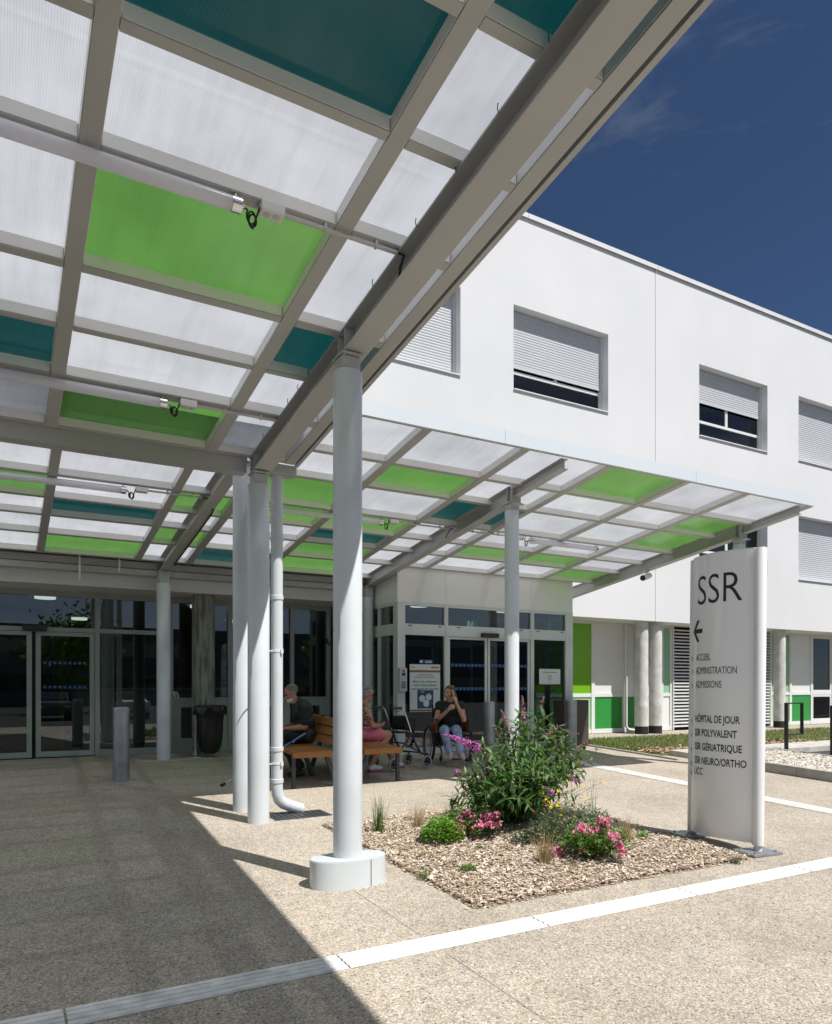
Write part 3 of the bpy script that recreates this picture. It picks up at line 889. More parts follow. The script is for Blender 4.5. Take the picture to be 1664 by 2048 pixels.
em.ball((8.515, 12.595, 3.025), (.014, .004, .014)); em.capsule((8.505, 12.596, 3.0), (8.495, 12.596, 2.95), .012, .010); em.capsule((8.495, 12.596, 2.95), (8.53, 12.596, 2.92), .009); em.capsule((8.53, 12.596, 2.92), (8.525, 12.596, 2.885), .008)
em.capsule((8.495, 12.596, 2.95), (8.475, 12.596, 2.915), .009); em.capsule((8.475, 12.596, 2.915), (8.45, 12.596, 2.915), .008); em.capsule((8.505, 12.596, 2.995), (8.54, 12.596, 2.98), .007); em.capsule((8.505, 12.596, 2.995), (8.47, 12.596, 2.975), .007)
em.box(8.40, 8.44, 12.594, 12.599, 2.88, 3.04)
em.build('pictogram', M['exit_white'], o)

# ================================================================== canopies
def zA(y): return 4.38 - .139 * (y - 5.06)
def zBp(y): return 4.463 - .139 * (y - 6.75)
def ibeam(m, xc, w, y0, y1, o0, o1, pl, tf=.013, tw=.009):
    m.slab(xc - w / 2, xc + w / 2, y0, y1, o0, o0 + tf, pl)
    m.slab(xc - tw / 2, xc + tw / 2, y0, y1, o0 + tf, o1 - tf, pl)
    m.slab(xc - w / 2, xc + w / 2, y0, y1, o1 - tf, o1, pl)
    return m
PCM = {'w': 'pc_white', 'g': 'pc_green', 't': 'pc_teal'}
PLAB = {'g': 'bright green roof panel', 't': 'dark teal roof panel'}
def rafter(root, x0, x1, y0, y1, h, pl):
    m = MB(); m.slab(x0 + .004, x1 - .004, y0, y1, 0, h, pl); m.cur = 1      # steel section with white side strips, panel light put into their colour
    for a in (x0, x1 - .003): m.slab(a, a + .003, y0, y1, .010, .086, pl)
    return m.build('rafter', [M['steel'], M['lit_side']], root)
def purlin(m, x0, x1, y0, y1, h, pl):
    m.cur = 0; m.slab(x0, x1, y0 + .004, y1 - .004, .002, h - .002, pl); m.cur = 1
    for a in (y0, y1 - .003): m.slab(x0 + .004, x1 - .004, a, a + .003, .010, .086, pl)  # white strips carry painted panel light on the purlin sides
def grid_roof(root, pl, rafters, purlins, colours, y_lo, y_hi, h=.10, pz=.085):
    xs_ = rafters; ys_ = purlins
    for x0, x1 in xs_:
        rafter(root, x0, x1, y_lo, y_hi, h, pl)
    for y0, y1 in ys_:
        m = MB()
        for i in range(len(xs_) - 1): purlin(m, xs_[i][1] + .001, xs_[i + 1][0] - .001, y0, y1, h, pl)
        m.build('purlin', [M['steel'], M['lit_side']], root)
    for r in range(len(ys_) - 1):
        for c in range(len(xs_) - 1):
            k = colours(r, c)
            if not k: continue
            x0, x1 = xs_[c][1], xs_[c + 1][0]; y0, y1 = ys_[r][1], ys_[r + 1][0]
            m = MB(); m.add([(x0, y0, pl(y0) + pz), (x1, y0, pl(y0) + pz), (x1, y1, pl(y1) + pz), (x0, y1, pl(y1) + pz)], [(0, 1, 2, 3)])
            o = m.build('roof_panel', M[PCM[k]], root, smooth='raw')
            if k in PLAB: o['label'] = PLAB[k]
def column(root, x, y, top, beam, r, base=0.0, neck=.075):
    g = ground_z(y)
    m = MB(); m.lathe([(r, g + base - (.01 if base == 0 else 0)), (r, top - .01), (r - .008, top)], (x, y, 0), 40)
    o = m.build('column', M['steel_clean'], root, smooth=40)
    n_ = MB(); n_.bevbox(x - neck, x + neck, y - neck, y + neck, top + .001, beam - .018, .012); n_.build('column_head', M['steel'], o)
    c = MB(); c.bevbox(x - .085, x + .085, y - .10, y + .10, beam - .017, beam - .002, .003)
    for dx in (-.06, .06):
        for dy in (-.075, .075): c.cyl((x + dx, y + dy, beam - .032), (x + dx, y + dy, beam - .016), .012, .012, 6)
    c.build('cap_plate', M['steel'], o)
    return o

canA = thing('entrance_canopy', 'large near canopy of clear, green and teal panels sloping towards the building', 'canopy', (2.3, 5.06, .21))
pA = [(-7.50, -7.43), (-5.1, -5.03), (-2.80, -2.73), (-1.22, -1.15), (-.33, -.26), (.38, .45), (1.08, 1.15), (2.02, 2.09), (2.70, 2.767), (3.405, 3.472), (4.12, 4.20), (5.09, 5.167), (5.78, 5.842), (6.468, 6.575), (7.36, 7.415)]  # far rows and wide left bays of the roof are unseen, extended to deepen the shade
rA = [(-6.80, -6.69), (-3.98, -3.87), (-1.10, -.99), (.35, .458), (1.785, 1.897), (2.612, 2.725)]
tabA = ['wwwww', 'wwtww', 'wgwww', 'gwtww', 'wwwgw', 'wtwww', 'wwgww', 'wwwwt', 'wgwtw', 'twwww', 'wwwgw', 'gwwwt', 'wwtww', 'wwwgw']
grid_roof(canA, zA, rA, pA, lambda r, c: tabA[r][c], -7.50, 7.415)
m = ibeam(MB(), 2.32, .185, -7.50, 7.41, -.19, -.001, zA)
for yc in (5.0, 5.12, 7.24, 7.36):
    for s in (-1, 1): m.slab(2.32 + s * .0055, 2.32 + s * .088, yc - .004, yc + .004, -.176, -.015, zA)
m.build('main_beam', M['steel'], canA)
m = ibeam(MB(), -3.4, .185, -7.50, 7.41, -.19, -.001, zA); m.build('main_beam', M['steel'], canA)
m = MB(); m.slab(2.738, 2.775, -7.50, 7.44, -.012, .125, zA); m.build('edge_trim', M['steel'], canA)
m = MB(); m.box(-6.8, 2.215, 7.43, 7.445, zA(7.43) - .145, zA(7.43) + .085); m.box(-6.8, 2.215, 7.446, 7.58, zA(7.43) - .145, zA(7.43) - .125); m.box(-6.8, 2.215, 7.581, 7.595, zA(7.43) - .145, zA(7.43) + .05)
m.build('end_beam', M['steel'], canA)
m = MB(); m.bevbox(2.43, 2.76, 7.43, 7.62, zA(7.43) - .10, zA(7.43) + .0, .006); m.build('gutter_outlet', M['steel'], canA)
m = MB()
for yy in (2.35, 2.65, 3.05, 3.45, 3.9, 4.15, 4.5, 5.7, 5.95, 6.2, 6.5, 6.9):
    z = zA(yy)
    m.tube([(2.222, yy, z - .02), (2.215, yy, z + .004), (2.22, yy, z + .03)], .003, 6)
    m.cyl((2.30, yy + .05, z - .10), (2.316, yy + .05, z - .10), .013, .013, 6)
m.build('hook_bolt', M['anthracite'], canA)
o = column(canA, 2.285, 5.06, 4.07, zA(5.06) - .19, .110, .20)
pd = MB(); st = []
for i in range(48):
    t = 2 * math.pi * i / 48; st.append((2.285 + .30 * math.copysign(abs(math.cos(t)) ** .9, math.cos(t)), 5.05 + .16 * math.copysign(abs(math.sin(t)) ** .9, math.sin(t))))
g0 = ground_z(5.05)
half1 = [p for p in st]
pd.prism(st, g0 - .02, g0 + .20)
pdo = pd.build('pedestal', M['steel_clean'], o, smooth=40)
pl_ = MB(); pl_.prism([(2.285 + (x - 2.285) * .985, 5.05 + (y - 5.05) * .97) for x, y in st], g0 + .2005, g0 + .206); pl_.build('pedestal_lid', M['steel_clean'], o, smooth=40)
sm = MB(); sm.box(2.402, 2.405, 4.893, 4.899, g0, g0 + .199); sm.build('seam', M['joint'], o)
column(canA, 2.30, 7.30, 3.757, zA(7.3) - .19, .110)
column(canA, -3.4, 5.06, 4.07, zA(5.06) - .19, .110)
column(canA, -3.4, 7.30, 3.757, zA(7.3) - .19, .110)

canB = thing('walkway_canopy', 'farther long canopy of clear, green and teal panels in front of the entrance lobby', 'canopy', (6.0, 7.93, .33))
pB = [(6.775, 6.79), (7.66, 7.72), (8.38, 8.44), (9.28, 9.34), (9.99, 10.05), (10.62, 10.68), (11.36, 11.42), (12.22, 12.28)]
rB = [(-2.25, -2.15), (-.90, -.80), (.47, .575), (1.845, 1.95), (2.625, 2.74), (3.95, 4.065), (5.295, 5.40), (6.63, 6.74), (8.03, 8.15), (9.30, 9.41), (10.77, 10.875)]
#        cols:  x    A    B    C/D  D2..E  F   G/H  I   J   K
tabB = ['wwwwwwwwgww'[:10], 'wwwwwgwwwg', 'wwwwggtwww', 'wgwggg wwww'.replace(' ', ''), 'wwtwwtwggw', 'wwwgwgwwwg', 'wwgwtgw']
tabB = ['wwwwwwwgww', 'wwwwwgwwwg', 'wwwwgwtwwg', 'wgwggg' + 'wwww', 'wwtwwt' + 'wggw', 'wwwgwg' + 'wwwg', 'wwgwtg' + 'w']
def colB(r, c):
    if r == 6 and c > 6: return None
    return tabB[r][c]
def gridB():
    xs_ = rB; ys_ = pB
    for x0, x1 in xs_:
        rafter(canB, x0, x1, 6.775, 12.28 if x1 < 6.8 else 11.395, .10, zBp)
    for i_, (y0, y1) in enumerate(ys_):
        m = MB()
        for i in range(len(xs_) - 1):
            if i_ == 7 and i > 6: continue
            yy1 = min(y1, 11.395) if i > 6 and i_ == 6 else y1
            purlin(m, xs_[i][1] + .001, xs_[i + 1][0] - .001, y0, yy1, .10, zBp) if yy1 - y0 > .012 else m.slab(xs_[i][1] + .001, xs_[i + 1][0] - .001, y0, yy1, .002, .098, zBp)
        m.build('purlin', [M['steel'], M['lit_side']], canB)
    for r in range(len(ys_) - 1):
        for c in range(len(xs_) - 1):
            k = colB(r, c)
            if not k: continue
            x0, x1 = xs_[c][1], xs_[c + 1][0]; y0, y1 = ys_[r][1], ys_[r + 1][0]
            m = MB(); m.add([(x0, y0, zBp(y0) + .085), (x1, y0, zBp(y0) + .085), (x1, y1, zBp(y1) + .085), (x0, y1, zBp(y1) + .085)], [(0, 1, 2, 3)])
            o = m.build('roof_panel', M[PCM[k]], canB, smooth='raw')
            if k in PLAB: o['label'] = PLAB[k]
gridB()
for xc, ye in ((2.31, 12.42), (6.0, 12.42), (10.70, 12.645)):
    m = ibeam(MB(), xc, .15, 7.90, ye, -.135, .078, zBp)
    for yc in (7.90 + .05,):
        for s in (-1, 1): m.slab(xc + s * .0055, xc + s * .07, yc - .004, yc + .004, -.12, .064, zBp)
    m.build('main_beam', M['steel'], canB)
    if xc > 3:
        m = ibeam(MB(), xc - .01, .11, 6.86, 7.82, -.10, .03, zBp, .009, .007); m.build('cantilever_beam', M['steel'], canB)
        m = MB(); m.slab(xc - .09, xc + .07, 7.825, 7.84, -.16, .12, zBp); m.slab(xc - .03, xc + .03, 7.842, 7.895, -.12, .10, zBp); m.bevbox(xc - .10, xc + .08, 7.76, 7.82, zBp(7.8) - .20, zBp(7.8) - .185, .002)
        for s in (-1, 1): m.cyl((xc + s * .045, 7.80, zBp(7.8) + .02), (xc + s * .045, 7.80, zBp(7.8) + .20), .006, .006, 6)
        m.build('bracket', M['steel'], canB)
m = MB()
m.box(-2.3, 4.998, 6.73, 6.772, zBp(6.75), zBp(6.75) + .157); m.box(5.002, 8.198, 6.73, 6.772, zBp(6.75), zBp(6.75) + .157); m.box(8.202, 10.885, 6.73, 6.772, zBp(6.75), zBp(6.75) + .157)
m.build('front_fascia', M['fascia'], canB)
m = MB(); m.slab(10.877, 10.885, 6.775, 11.395, -.005, .155, zBp); m.build('side_fascia', M['fascia'], canB)
column(canB, 2.31, 7.93, zBp(7.93) - .20, zBp(7.93) - .135, .097)
column(canB, 2.30, 12.30, 3.36, zBp(12.3) - .135, .107)
column(canB, 6.0, 7.93, 4.059, zBp(7.93) - .135, .097)
column(canB, 10.72, 7.93, 4.059, zBp(7.93) - .135, .097)
column(canB, 5.98, 12.32, 3.36, zBp(12.3) - .135, .097)
m = MB(); m.box(-4.0, 2.23, 12.44, 12.64, 3.59, 3.70); m.box(2.39, 5.92, 12.44, 12.64, 3.59, 3.70)
m.box(-4.0, 2.23, 12.40, 12.64, 3.485, 3.575); m.box(2.39, 5.92, 12.40, 12.64, 3.485, 3.575)
m.build('gutter', M['steel'], canB)
m = MB(); m.slab(-4.0, 6.73, 12.235, 12.656, .10, .106, zBp); m.build('added_gap_cover', M['steel'], canB)  # added strip that shuts out sun leaking between roof and wall
m = MB(); m.box(1.05, 1.075, 12.30, 12.304, 3.33, 3.72); m.box(1.62, 1.645, 12.30, 12.304, 3.50, 3.72); m.build('gutter_strap', M['white_panel'], canB)

# downpipe from the gutter outlet
dp = thing('downpipe', 'white round rainwater downpipe with a kicked-out foot beside the paired columns', 'downpipe', (2.58, 7.55, .32))
m = MB(); m.tube([(2.58, 7.55, zA(7.43) - .09), (2.58, 7.55, 2.6), (2.58, 7.55, .62), (2.585, 7.55, .55), (2.61, 7.555, .48), (2.66, 7.56, .435), (2.76, 7.58, .39), (2.87, 7.60, .352)], .064, 20)
m.build('pipe', M['steel_clean'], dp, smooth=40)
for z in (3.25, 2.62, 1.0, .66):
    m = MB(); m.lathe([(.066, z), (.071, z + .004), (.071, z + .044), (.066, z + .048)], (2.58, 7.55, 0), 20); m.build('collar', M['steel_clean'], dp, smooth=40)
for z in (2.06, .86):
    m = MB(); m.lathe([(.068, z), (.0685, z + .002), (.0685, z + .022), (.068, z + .024)], (2.58, 7.55, 0), 20)
    m.cyl((2.58 - .06, 7.52, z + .012), (2.41, 7.42, z + .012), .006, .006, 6); m.box(2.60, 2.625, 7.47, 7.49, z - .012, z + .036)
    m.build('bracket', M['frame_white'], dp)

# ------------------------------------------------------------------ lamps under the canopies
def tube_lamp(label, x0, x1, y, pl, xe, flip=1, xe2=None, drop=None):
    """diffuser tube from x0 to x1, junction box and conduit beyond x1 as far as xe"""
    z = pl(y) - .06
    L = thing('tube_light', label, 'light', ((x0 + x1) / 2, y, z + .06), 'tube lights under the canopies')
    m = MB(); m.cyl((x0 + .05 * flip, y, z), (x1 - .05 * flip, y, z), .041, .041, 20); m.build('diffuser', M['tube_lamp'], L, smooth=40)
    for xx in (x0, x1):
        s = flip if xx == x1 else -flip
        m = MB(); m.cyl((xx - s * .055, y, z), (xx, y, z), .044, .044, 20); m.cyl((xx, y, z), (xx + s * .02, y, z), .020, .016, 12)
        m.cyl((xx - s * .03, y, z + .04), (xx - s * .03, y, z + .062), .008, .008, 8)
        m.build('end_cap', M['chrome'], L, smooth=40)
    bx0, bx1 = sorted((x1 + flip * .11, x1 + flip * .25))
    m = MB(); m.bevbox(bx0, bx1, y - .045, y + .045, z + .0, z + .058, .006); o = m.build('junction_box', M['plastic_white'], L)
    m = MB()
    for q in (.3, .7): m.cyl((bx0 + (bx1 - bx0) * q, y, z - .004), (bx0 + (bx1 - bx0) * q, y, z + .0), .022, .022, 14)
    m.build('cover_plug', M['plastic_grey'], o, smooth=40)
    m = MB(); a = x1 + flip * .02; b = x1 + flip * .11
    pts = [(a, y, z)]
    mid = (a + b) / 2
    for i in range(31):       # two and a half hanging turns
        t = i / 30; an = math.pi * .75 + t * 4.7 * math.pi
        pts.append((mid + (t - .5) * .03 + .024 * math.cos(an), y - .02 + .05 * t, z - .052 + .040 * math.sin(an)))
    pts.append((b, y, z + .03))
    m.tube(pts, .0055, 6); m.build('cable', M['rubber'], L, smooth=60)
    m = MB(); cx0 = x1 + flip * .25
    m.tube([(cx0, y, z + .03), (xe, y, z + .03)], .012, 10)
    for q in (.35, .8): m.bevbox(min(cx0 + (xe - cx0) * q - .008, cx0 + (xe - cx0) * q + .008), max(cx0 + (xe - cx0) * q - .008, cx0 + (xe - cx0) * q + .008), y - .016, y + .016, z + .014, z + .058, .002)
    m.build('conduit', M['plastic_grey'], L, smooth=40)
    if drop:
        m = MB(); m.tube([(xe, y, z + .03), (xe + flip * .05, y, z + .028)] + drop, .009, 8); m.build('flex', M['rubber'], L, smooth=40)
    return L
tube_lamp('tube light nearest the camera, beside the large green panel of the near canopy', -.6, 1.20, 4.135, zA, 2.215, drop=[(2.25, 4.16, zA(4.16) - .10), (2.31, 4.3, zA(4.3) - .12)])
tube_lamp('second tube light of the near canopy, beside the darker green panel', -.6, 1.24, 6.505, zA, 2.215)
tube_lamp('tube light under the far canopy, left of the paired columns', -.6, 1.31, 9.335, zBp, 2.22, drop=[(2.31, 9.33, zBp(9.4) - .04), (2.37, 9.4, zBp(9.4) - .15), (2.385, 9.55, zBp(9.55) - .15), (2.385, 11.9, zBp(11.9) - .148)])
tube_lamp('tube light under the far canopy, seen between the downpipe and the near column', 3.1, 4.76, 9.335, zBp, 5.90, drop=[(5.93, 9.36, zBp(9.36) - .02), (5.90, 9.42, zBp(9.42) - .10), (5.94, 9.52, zBp(9.52) - .12)])
tube_lamp('tube light under the far canopy, right of the middle column', 8.88, 7.42, 9.335, zBp, 6.10, flip=-1)
# ================================================================== placing helper
FPX = 1462.0
_c, _s = math.cos(CAM_YAW), math.sin(CAM_YAW)
def ray(px, py):
    r = (px - 832) / FPX
    return Vector((_s + r * _c, _c - r * _s, (1372 - py) / FPX))
def at(px, py, t): return Vector((0, 0, 1.70)) + ray(px, py) * t
def on_ground(px, py):
    d = ray(px, py); p = d * (1.70 / (.0418 * d.y - d.z)); p.z += 1.70
    if p.y > 12.2: p = d * ((.51 - 1.7) / d.z); p.z += 1.7
    return p

# ================================================================== sign totem
sgn = thing('sign_totem', 'tall white convex direction totem reading SSR with black service names and an arrow', 'sign', (6.06, 4.62, .19))
YN, YFAR = 4.30, 4.985; XS = 5.995; BUL = .10; Z0 = .262; Z1 = 2.965
def sx(v, side=-1):      # v: 0 at the far edge .. 1 at the near edge
    return XS + side * BUL * (1 - (2 * v - 1) ** 2) + side * .012
def surf(v, side=-1): return sx(v, side), YFAR + (YN - YFAR) * v
NSEG = 36
out = []
for i in range(NSEG + 1): out.append(surf(i / NSEG, -1))
inn = []
for i in range(NSEG, -1, -1): inn.append(surf(i / NSEG, 1))
m = MB(); m.prism(out + inn, Z0 + .035, Z1)
pan = m.build('panel', M['sign_panel'], sgn, smooth=30)
m = MB()
m.prism([(x * .997 + XS * .003, y) for x, y in out] + [(x * .997 + XS * .003, y) for x, y in inn], Z0, Z0 + .034)
m.build('bottom_rail', M['sign_panel'], sgn, smooth=30)
for yy, XT in ((YN - .055, XS), (YFAR + .008, XS + .035)):
    m = MB(); g = ground_z(yy)
    m.lathe([(.052, Z0 - .01), (.052, Z1 - .01), (.048, Z1 - .004)], (XT, yy, 0), 28)
    o = m.build('edge_tube', M['sign_edge'], sgn, smooth=40)
    m = MB(); m.cyl((XT, yy, g + .02), (XT, yy, Z0 - .012), .036, .036, 24)
    m.build('post_foot', M['sign_edge'], o, smooth=40)
    m = MB(); c0, s0 = math.cos(-.08), math.sin(-.08)
    m.bevbox(-.18, .18, -.12, .12, 0, .022, .003)
    for dx in (-.13, .13):
        for dy in (-.08, .08): m.cyl((dx, dy, .022), (dx, dy, .036), .012, .012, 6)
    m.v = [(XS + x * c0 - y * s0, yy + x * s0 + y * c0, g + z + .001 + .0418 * (x * s0 + y * c0)) for x, y, z in m.v]
    m.build('base_plate', M['galv'], o)
m = MB(); m.prism([(XS + (x - XS) * 1.015, y) for x, y in out] + [(XS + (x - XS) * 1.015, y) for x, y in inn], Z1 + .001, Z1 + .009); m.build('top_cap', M['sign_edge'], sgn)

def on_panel(tv, tf, y_left, z, rows, name, label=None):
    """wrap flat lettering on the curved face; y_left is the world Y where the ink starts"""
    bm = bmesh.new()
    vv = [bm.verts.new((x, 0, yz)) for x, yz in tv]
    for fc in tf:
        try: bm.faces.new([vv[i] for i in fc])
        except ValueError: pass
    w = max(x for x, _ in tv)
    k = max(2, int(w / .012))
    for i in range(1, k):
        bmesh.ops.bisect_plane(bm, geom=bm.verts[:] + bm.edges[:] + bm.faces[:], plane_co=(w * i / k, 0, 0), plane_no=(1, 0, 0))
    b = MB(); bm.verts.index_update()
    for v_ in bm.verts:
        Y = y_left - v_.co.x
        v = (Y - YFAR) / (YN - YFAR)
        X = sx(min(max(v, 0), 1)) - .0022
        v_.co = Vector((X, Y, z + v_.co.z))
    b.bm(bm)
    return b
rowsb = MB()
def row(body, pxl, pxr, pyb, cap, bold, xmid=5.93):
    def y_of(px):
        # where the line of sight meets the curved face
        lo, hi = YN, YFAR
        r = (px - 832) / FPX; d = ray(px, 0)
        best = None
        for i in range(400):
            Y = YN + (YFAR - YN) * i / 399
            X = sx((Y - YFAR) / (YN - YFAR))
            e = abs(X * d.y - Y * d.x)
            if best is None or e < best[0] - 1e-9: best = (e, Y, X)
            elif e > best[0] + .02: break
        return best[1], best[2]
    lean = 3.3 * (1.51 + (1372 - pyb) / FPX * 7.0)        # the totem leans a little
    pxl -= lean; pxr -= lean
    yl, xl = y_of(pxl); yr, xr = y_of(pxr); yl = min(yl, YFAR - .034)
    tv, tf = fit_text(body, abs(yl - yr), cap, bold)
    t = xl * _s + yl * _c; t2 = xr * _s + yr * _c
    z = 1.70 + (1372 - pyb) / FPX * (t + t2) / 2
    return on_panel(tv, tf, yl, z, None, '')
def add_row(*a):
    b = row(*a)
    rowsb.add(b.v, b.f)
add_row('SSR', 1398, 1487, 1206, .275, -.003)
big = rowsb; 
big.build('heading', M['black_text'], pan, smooth='raw')
for a in (('ACCUEIL', 1394, 1421.5, 1321.5, .066, 0.0), ('ADMINISTRATION', 1393.5, 1475, 1348, .066, 0.0), ('ADMISSIONS', 1393, 1444, 1376, .066, 0.0)):
    rowsb = MB(); add_row(*a); rowsb.build('lettering', M['black_text'], pan, smooth='raw')
for a in (('HÔPITAL DE JOUR', 1391.5, 1481, 1446, .068, .0016), ('SSR POLYVALENT', 1391, 1474.5, 1474, .068, .0016), ('SSR GÉRIATRIQUE', 1390.5, 1485, 1502.5, .068, .0016), ('SSR NEURO/ORTHO', 1390, 1494, 1531, .068, .0016), ('UCC', 1389.5, 1406, 1549, .068, .0006)):
    rowsb = MB(); add_row(*a); rowsb.build('lettering', M['black_text'], pan, smooth='raw')
def bullet(py, h):
    yl = YFAR - .003; z = 1.7 + (1372 - py) / FPX * (XS * _s + yl * _c)
    tv = [(0, 0), (.012, 0), (.012, h), (0, h)]
    b = on_panel(tv, [(0, 1, 2, 3)], yl, z, None, ''); b.build('bullet', M['black_text'], pan, smooth='raw')
for py in (1321.5, 1348, 1376, 1446, 1474, 1502.5, 1531, 1549): bullet(py, .042)
# arrow pointing left
aw = .16; yl = YFAR - .02
tv = [(0, 0), (.075, .105), (.118, .105), (.056, .021), (aw, .021), (aw, -.021), (.056, -.021), (.118, -.105), (.075, -.105)]
b = on_panel(tv, [(0, 1, 2, 3, 4, 5, 6, 7, 8)], yl, 1.70 + (1372 - 1264) / FPX * 7.25, None, ''); b.build('arrow', M['black_text'], pan, smooth='raw')

sgn.rotation_euler = (0, R(1.04), 0)

# ================================================================== street furniture
def bollard(x, y, r, h, label):
    g = ground_z(y)
    b = thing('bollard', label, 'bollard', (x, y, g), 'steel bollards outside the entrance')
    m = MB(); m.lathe([(r, -.01 + g), (r, g + h - .05), (r * .995, g + h - .022)], (x, y, 0), 36); m.build('post', M['galv'], b, smooth=40)
    m = MB(); m.lathe([(r * 1.01, g + h - .022), (r * 1.01, g + h - .012), (r * .9, g + h - .002), (r * .5, g + h + .004), (.002, g + h + .005)], (x, y, 0), 36); m.build('cap', M['galv'], b, smooth=30)
    m = MB(); m.lathe([(r + .03, g - .012), (r + .03, g + .004), (r + .001, g + .008)], (x, y, 0), 36); m.build('collar', M['path'], b, smooth=40)
    return b
bollard(1.40, 10.36, .104, .985, 'galvanised steel bollard in the shade before the sliding doors on the left')
bollard(7.49, 10.55, .098, .985, 'galvanised steel bollard behind the butterfly bush, beside the seated woman')
bollard(9.35, 10.51, .098, .99, 'galvanised steel bollard in front of the brown metal bin')

bx = thing('litter_bin', 'brown metal box bin with a dark opening beside the glass lobby', 'bin', (9.86, 11.1, ground_z(11.1)))
g = ground_z(11.1)
m = MB(); m.bevbox(9.55, 10.18, 10.94, 11.28, g + .06, g + .96, .006); m.box(9.60, 10.13, 10.98, 11.24, g, g + .06); m.build('body', M['brown_metal'], bx)
m = MB(); m.bevbox(9.83, 9.837, 10.934, 10.9395, g + .08, g + .94, .001); m.bevbox(9.60, 9.80, 10.933, 10.9395, g + .74, g + .92, .002); m.build('opening', M['black_metal'], bx)
m = MB(); m.cyl((10.14, 10.935, g + .5), (10.14, 10.925, g + .5), .012, .012, 10); m.build('lock', M['chrome'], bx)

# bag bin on a post
bb = thing('bag_bin', 'post-mounted litter bin with a black plastic bag by the concrete column', 'bin', (2.86, 12.45, ground_z(12.4)))
g = ground_z(12.4)
m = MB(); m.lathe([(.17, g), (.165, g + .012), (.07, g + .03), (.032, g + .10), (.028, g + .12), (.028, g + .87)], (2.86, 12.5, 0), 24); m.build('post', M['galv'], bb, smooth=40)
m = MB()
for i in range(40):
    a = 2 * math.pi * i / 40
m.lathe([(.235, g + .83), (.255, g + .835), (.255, g + .865), (.235, g + .87), (.23, g + .85)], (3.06, 12.36, 0), 36); m.build('hoop', M['black_metal'], bb, smooth=40)
def crumple_bag():
    rnd = random.Random(5); m = MB(); n = 44
    prof = [(.275, .84), (.285, .80), (.275, .755), (.235, .725), (.222, .66), (.212, .50), (.198, .33), (.172, .18), (.135, .09), (.075, .06), (.01, .055)]
    ph = [rnd.uniform(0, 6.3) for _ in range(12)]
    vs_ = []; fs = []
    for j, (r, z) in enumerate(prof):
        for i in range(n):
            a = 2 * math.pi * i / n
            w = 1 + .10 * math.sin(4 * a + ph[0] + z * 2.5) + .07 * math.sin(9 * a + ph[1] - z * 4) + .05 * math.sin(17 * a + ph[2] + 7 * z) + .03 * rnd.uniform(-1, 1)
            zz = z + (.05 * math.sin(6 * a + ph[3]) + .025 * math.sin(13 * a) if j in (1, 2) else 0)
            vs_.append((3.06 + r * w * math.cos(a), 12.36 + r * w * math.sin(a) * .9, g + zz))
    for j in range(len(prof) - 1):
        for i in range(n): fs.append((j * n + i, j * n + (i + 1) % n, (j + 1) * n + (i + 1) % n, (j + 1) * n + i))
    m.add(vs_, fs); return m
M['bag'] = paint('black_bin_bag', (.012, .012, .014), .22, .1, 9, bump=.012, bscale=16, spec=.6)
crumple_bag().build('bag', M['bag'], bb, smooth=70)

# drain cover
m = MB(); g = ground_z(7.42)
m.prism([(2.48, 7.28), (3.12, 7.30), (3.10, 7.62), (2.46, 7.60)], .001, .006, ground_z)
for i in range(9): m.prism([(2.52 + i * .065, 7.33), (2.55 + i * .065, 7.33), (2.55 + i * .065, 7.57), (2.52 + i * .065, 7.57)], .0065, .012, ground_z)
tag(m.build('drain_cover', M['anthracite']), 'dark ribbed drain cover in the paving under the downpipe foot', 'drain cover')

# cycle hoops
def hoop(x, y, label):
    g = ground_z(y)
    h = thing('cycle_stand', label, 'cycle stand', (x, y, g), 'black cycle stands at the kerb')
    m = MB(); w = .032; t = .022
    m.bevbox(x - t, x + t, y - w, y + w, g - .01, g + 1.02, .004); m.build('post', M['black_metal'], h)
    m = MB(); m.bevbox(x + t + .001, x + .50, y - w, y + w, g + .995, g + 1.02, .004); m.bevbox(x + .475, x + .50, y - w, y + w, g + .42, g + .994, .004); m.bevbox(x + t + .001, x + .50, y - w, y + w, g + .40, g + .419, .004)
    m.build('loop', M['black_metal'], h)
hoop(13.06, 8.64, 'black steel cycle stand nearest the totem, its loop showing fully')
hoop(13.14, 7.80, 'black steel cycle stand cut by the right edge of the picture')

# camera under the right-hand canopy beam
cc = thing('security_camera', 'white bullet security camera hanging under the right canopy beam', 'camera', (10.66, 9.9, zBp(9.9) - .14))
z = zBp(9.9) - .137
m = MB(); m.cyl((10.66, 9.9, z - .03), (10.66, 9.9, z), .05, .05, 20); m.tube([(10.66, 9.9, z - .03), (10.66, 9.88, z - .07), (10.62, 9.82, z - .10)], .018, 10); m.build('mount', M['plastic_grey'], cc, smooth=40)
m = MB(); a = Vector((10.70, 9.86, z - .095)); b_ = Vector((10.36, 9.70, z - .185)); m.cyl(a, b_, .055, .055, 20); m.build('housing', M['plastic_white'], cc, smooth=40)
d_ = (b_ - a).normalized()
m = MB(); m.cyl(b_ + d_ * .001, b_ + d_ * .014, .048, .048, 20); m.build('lens', M['black_metal'], cc, smooth=40)

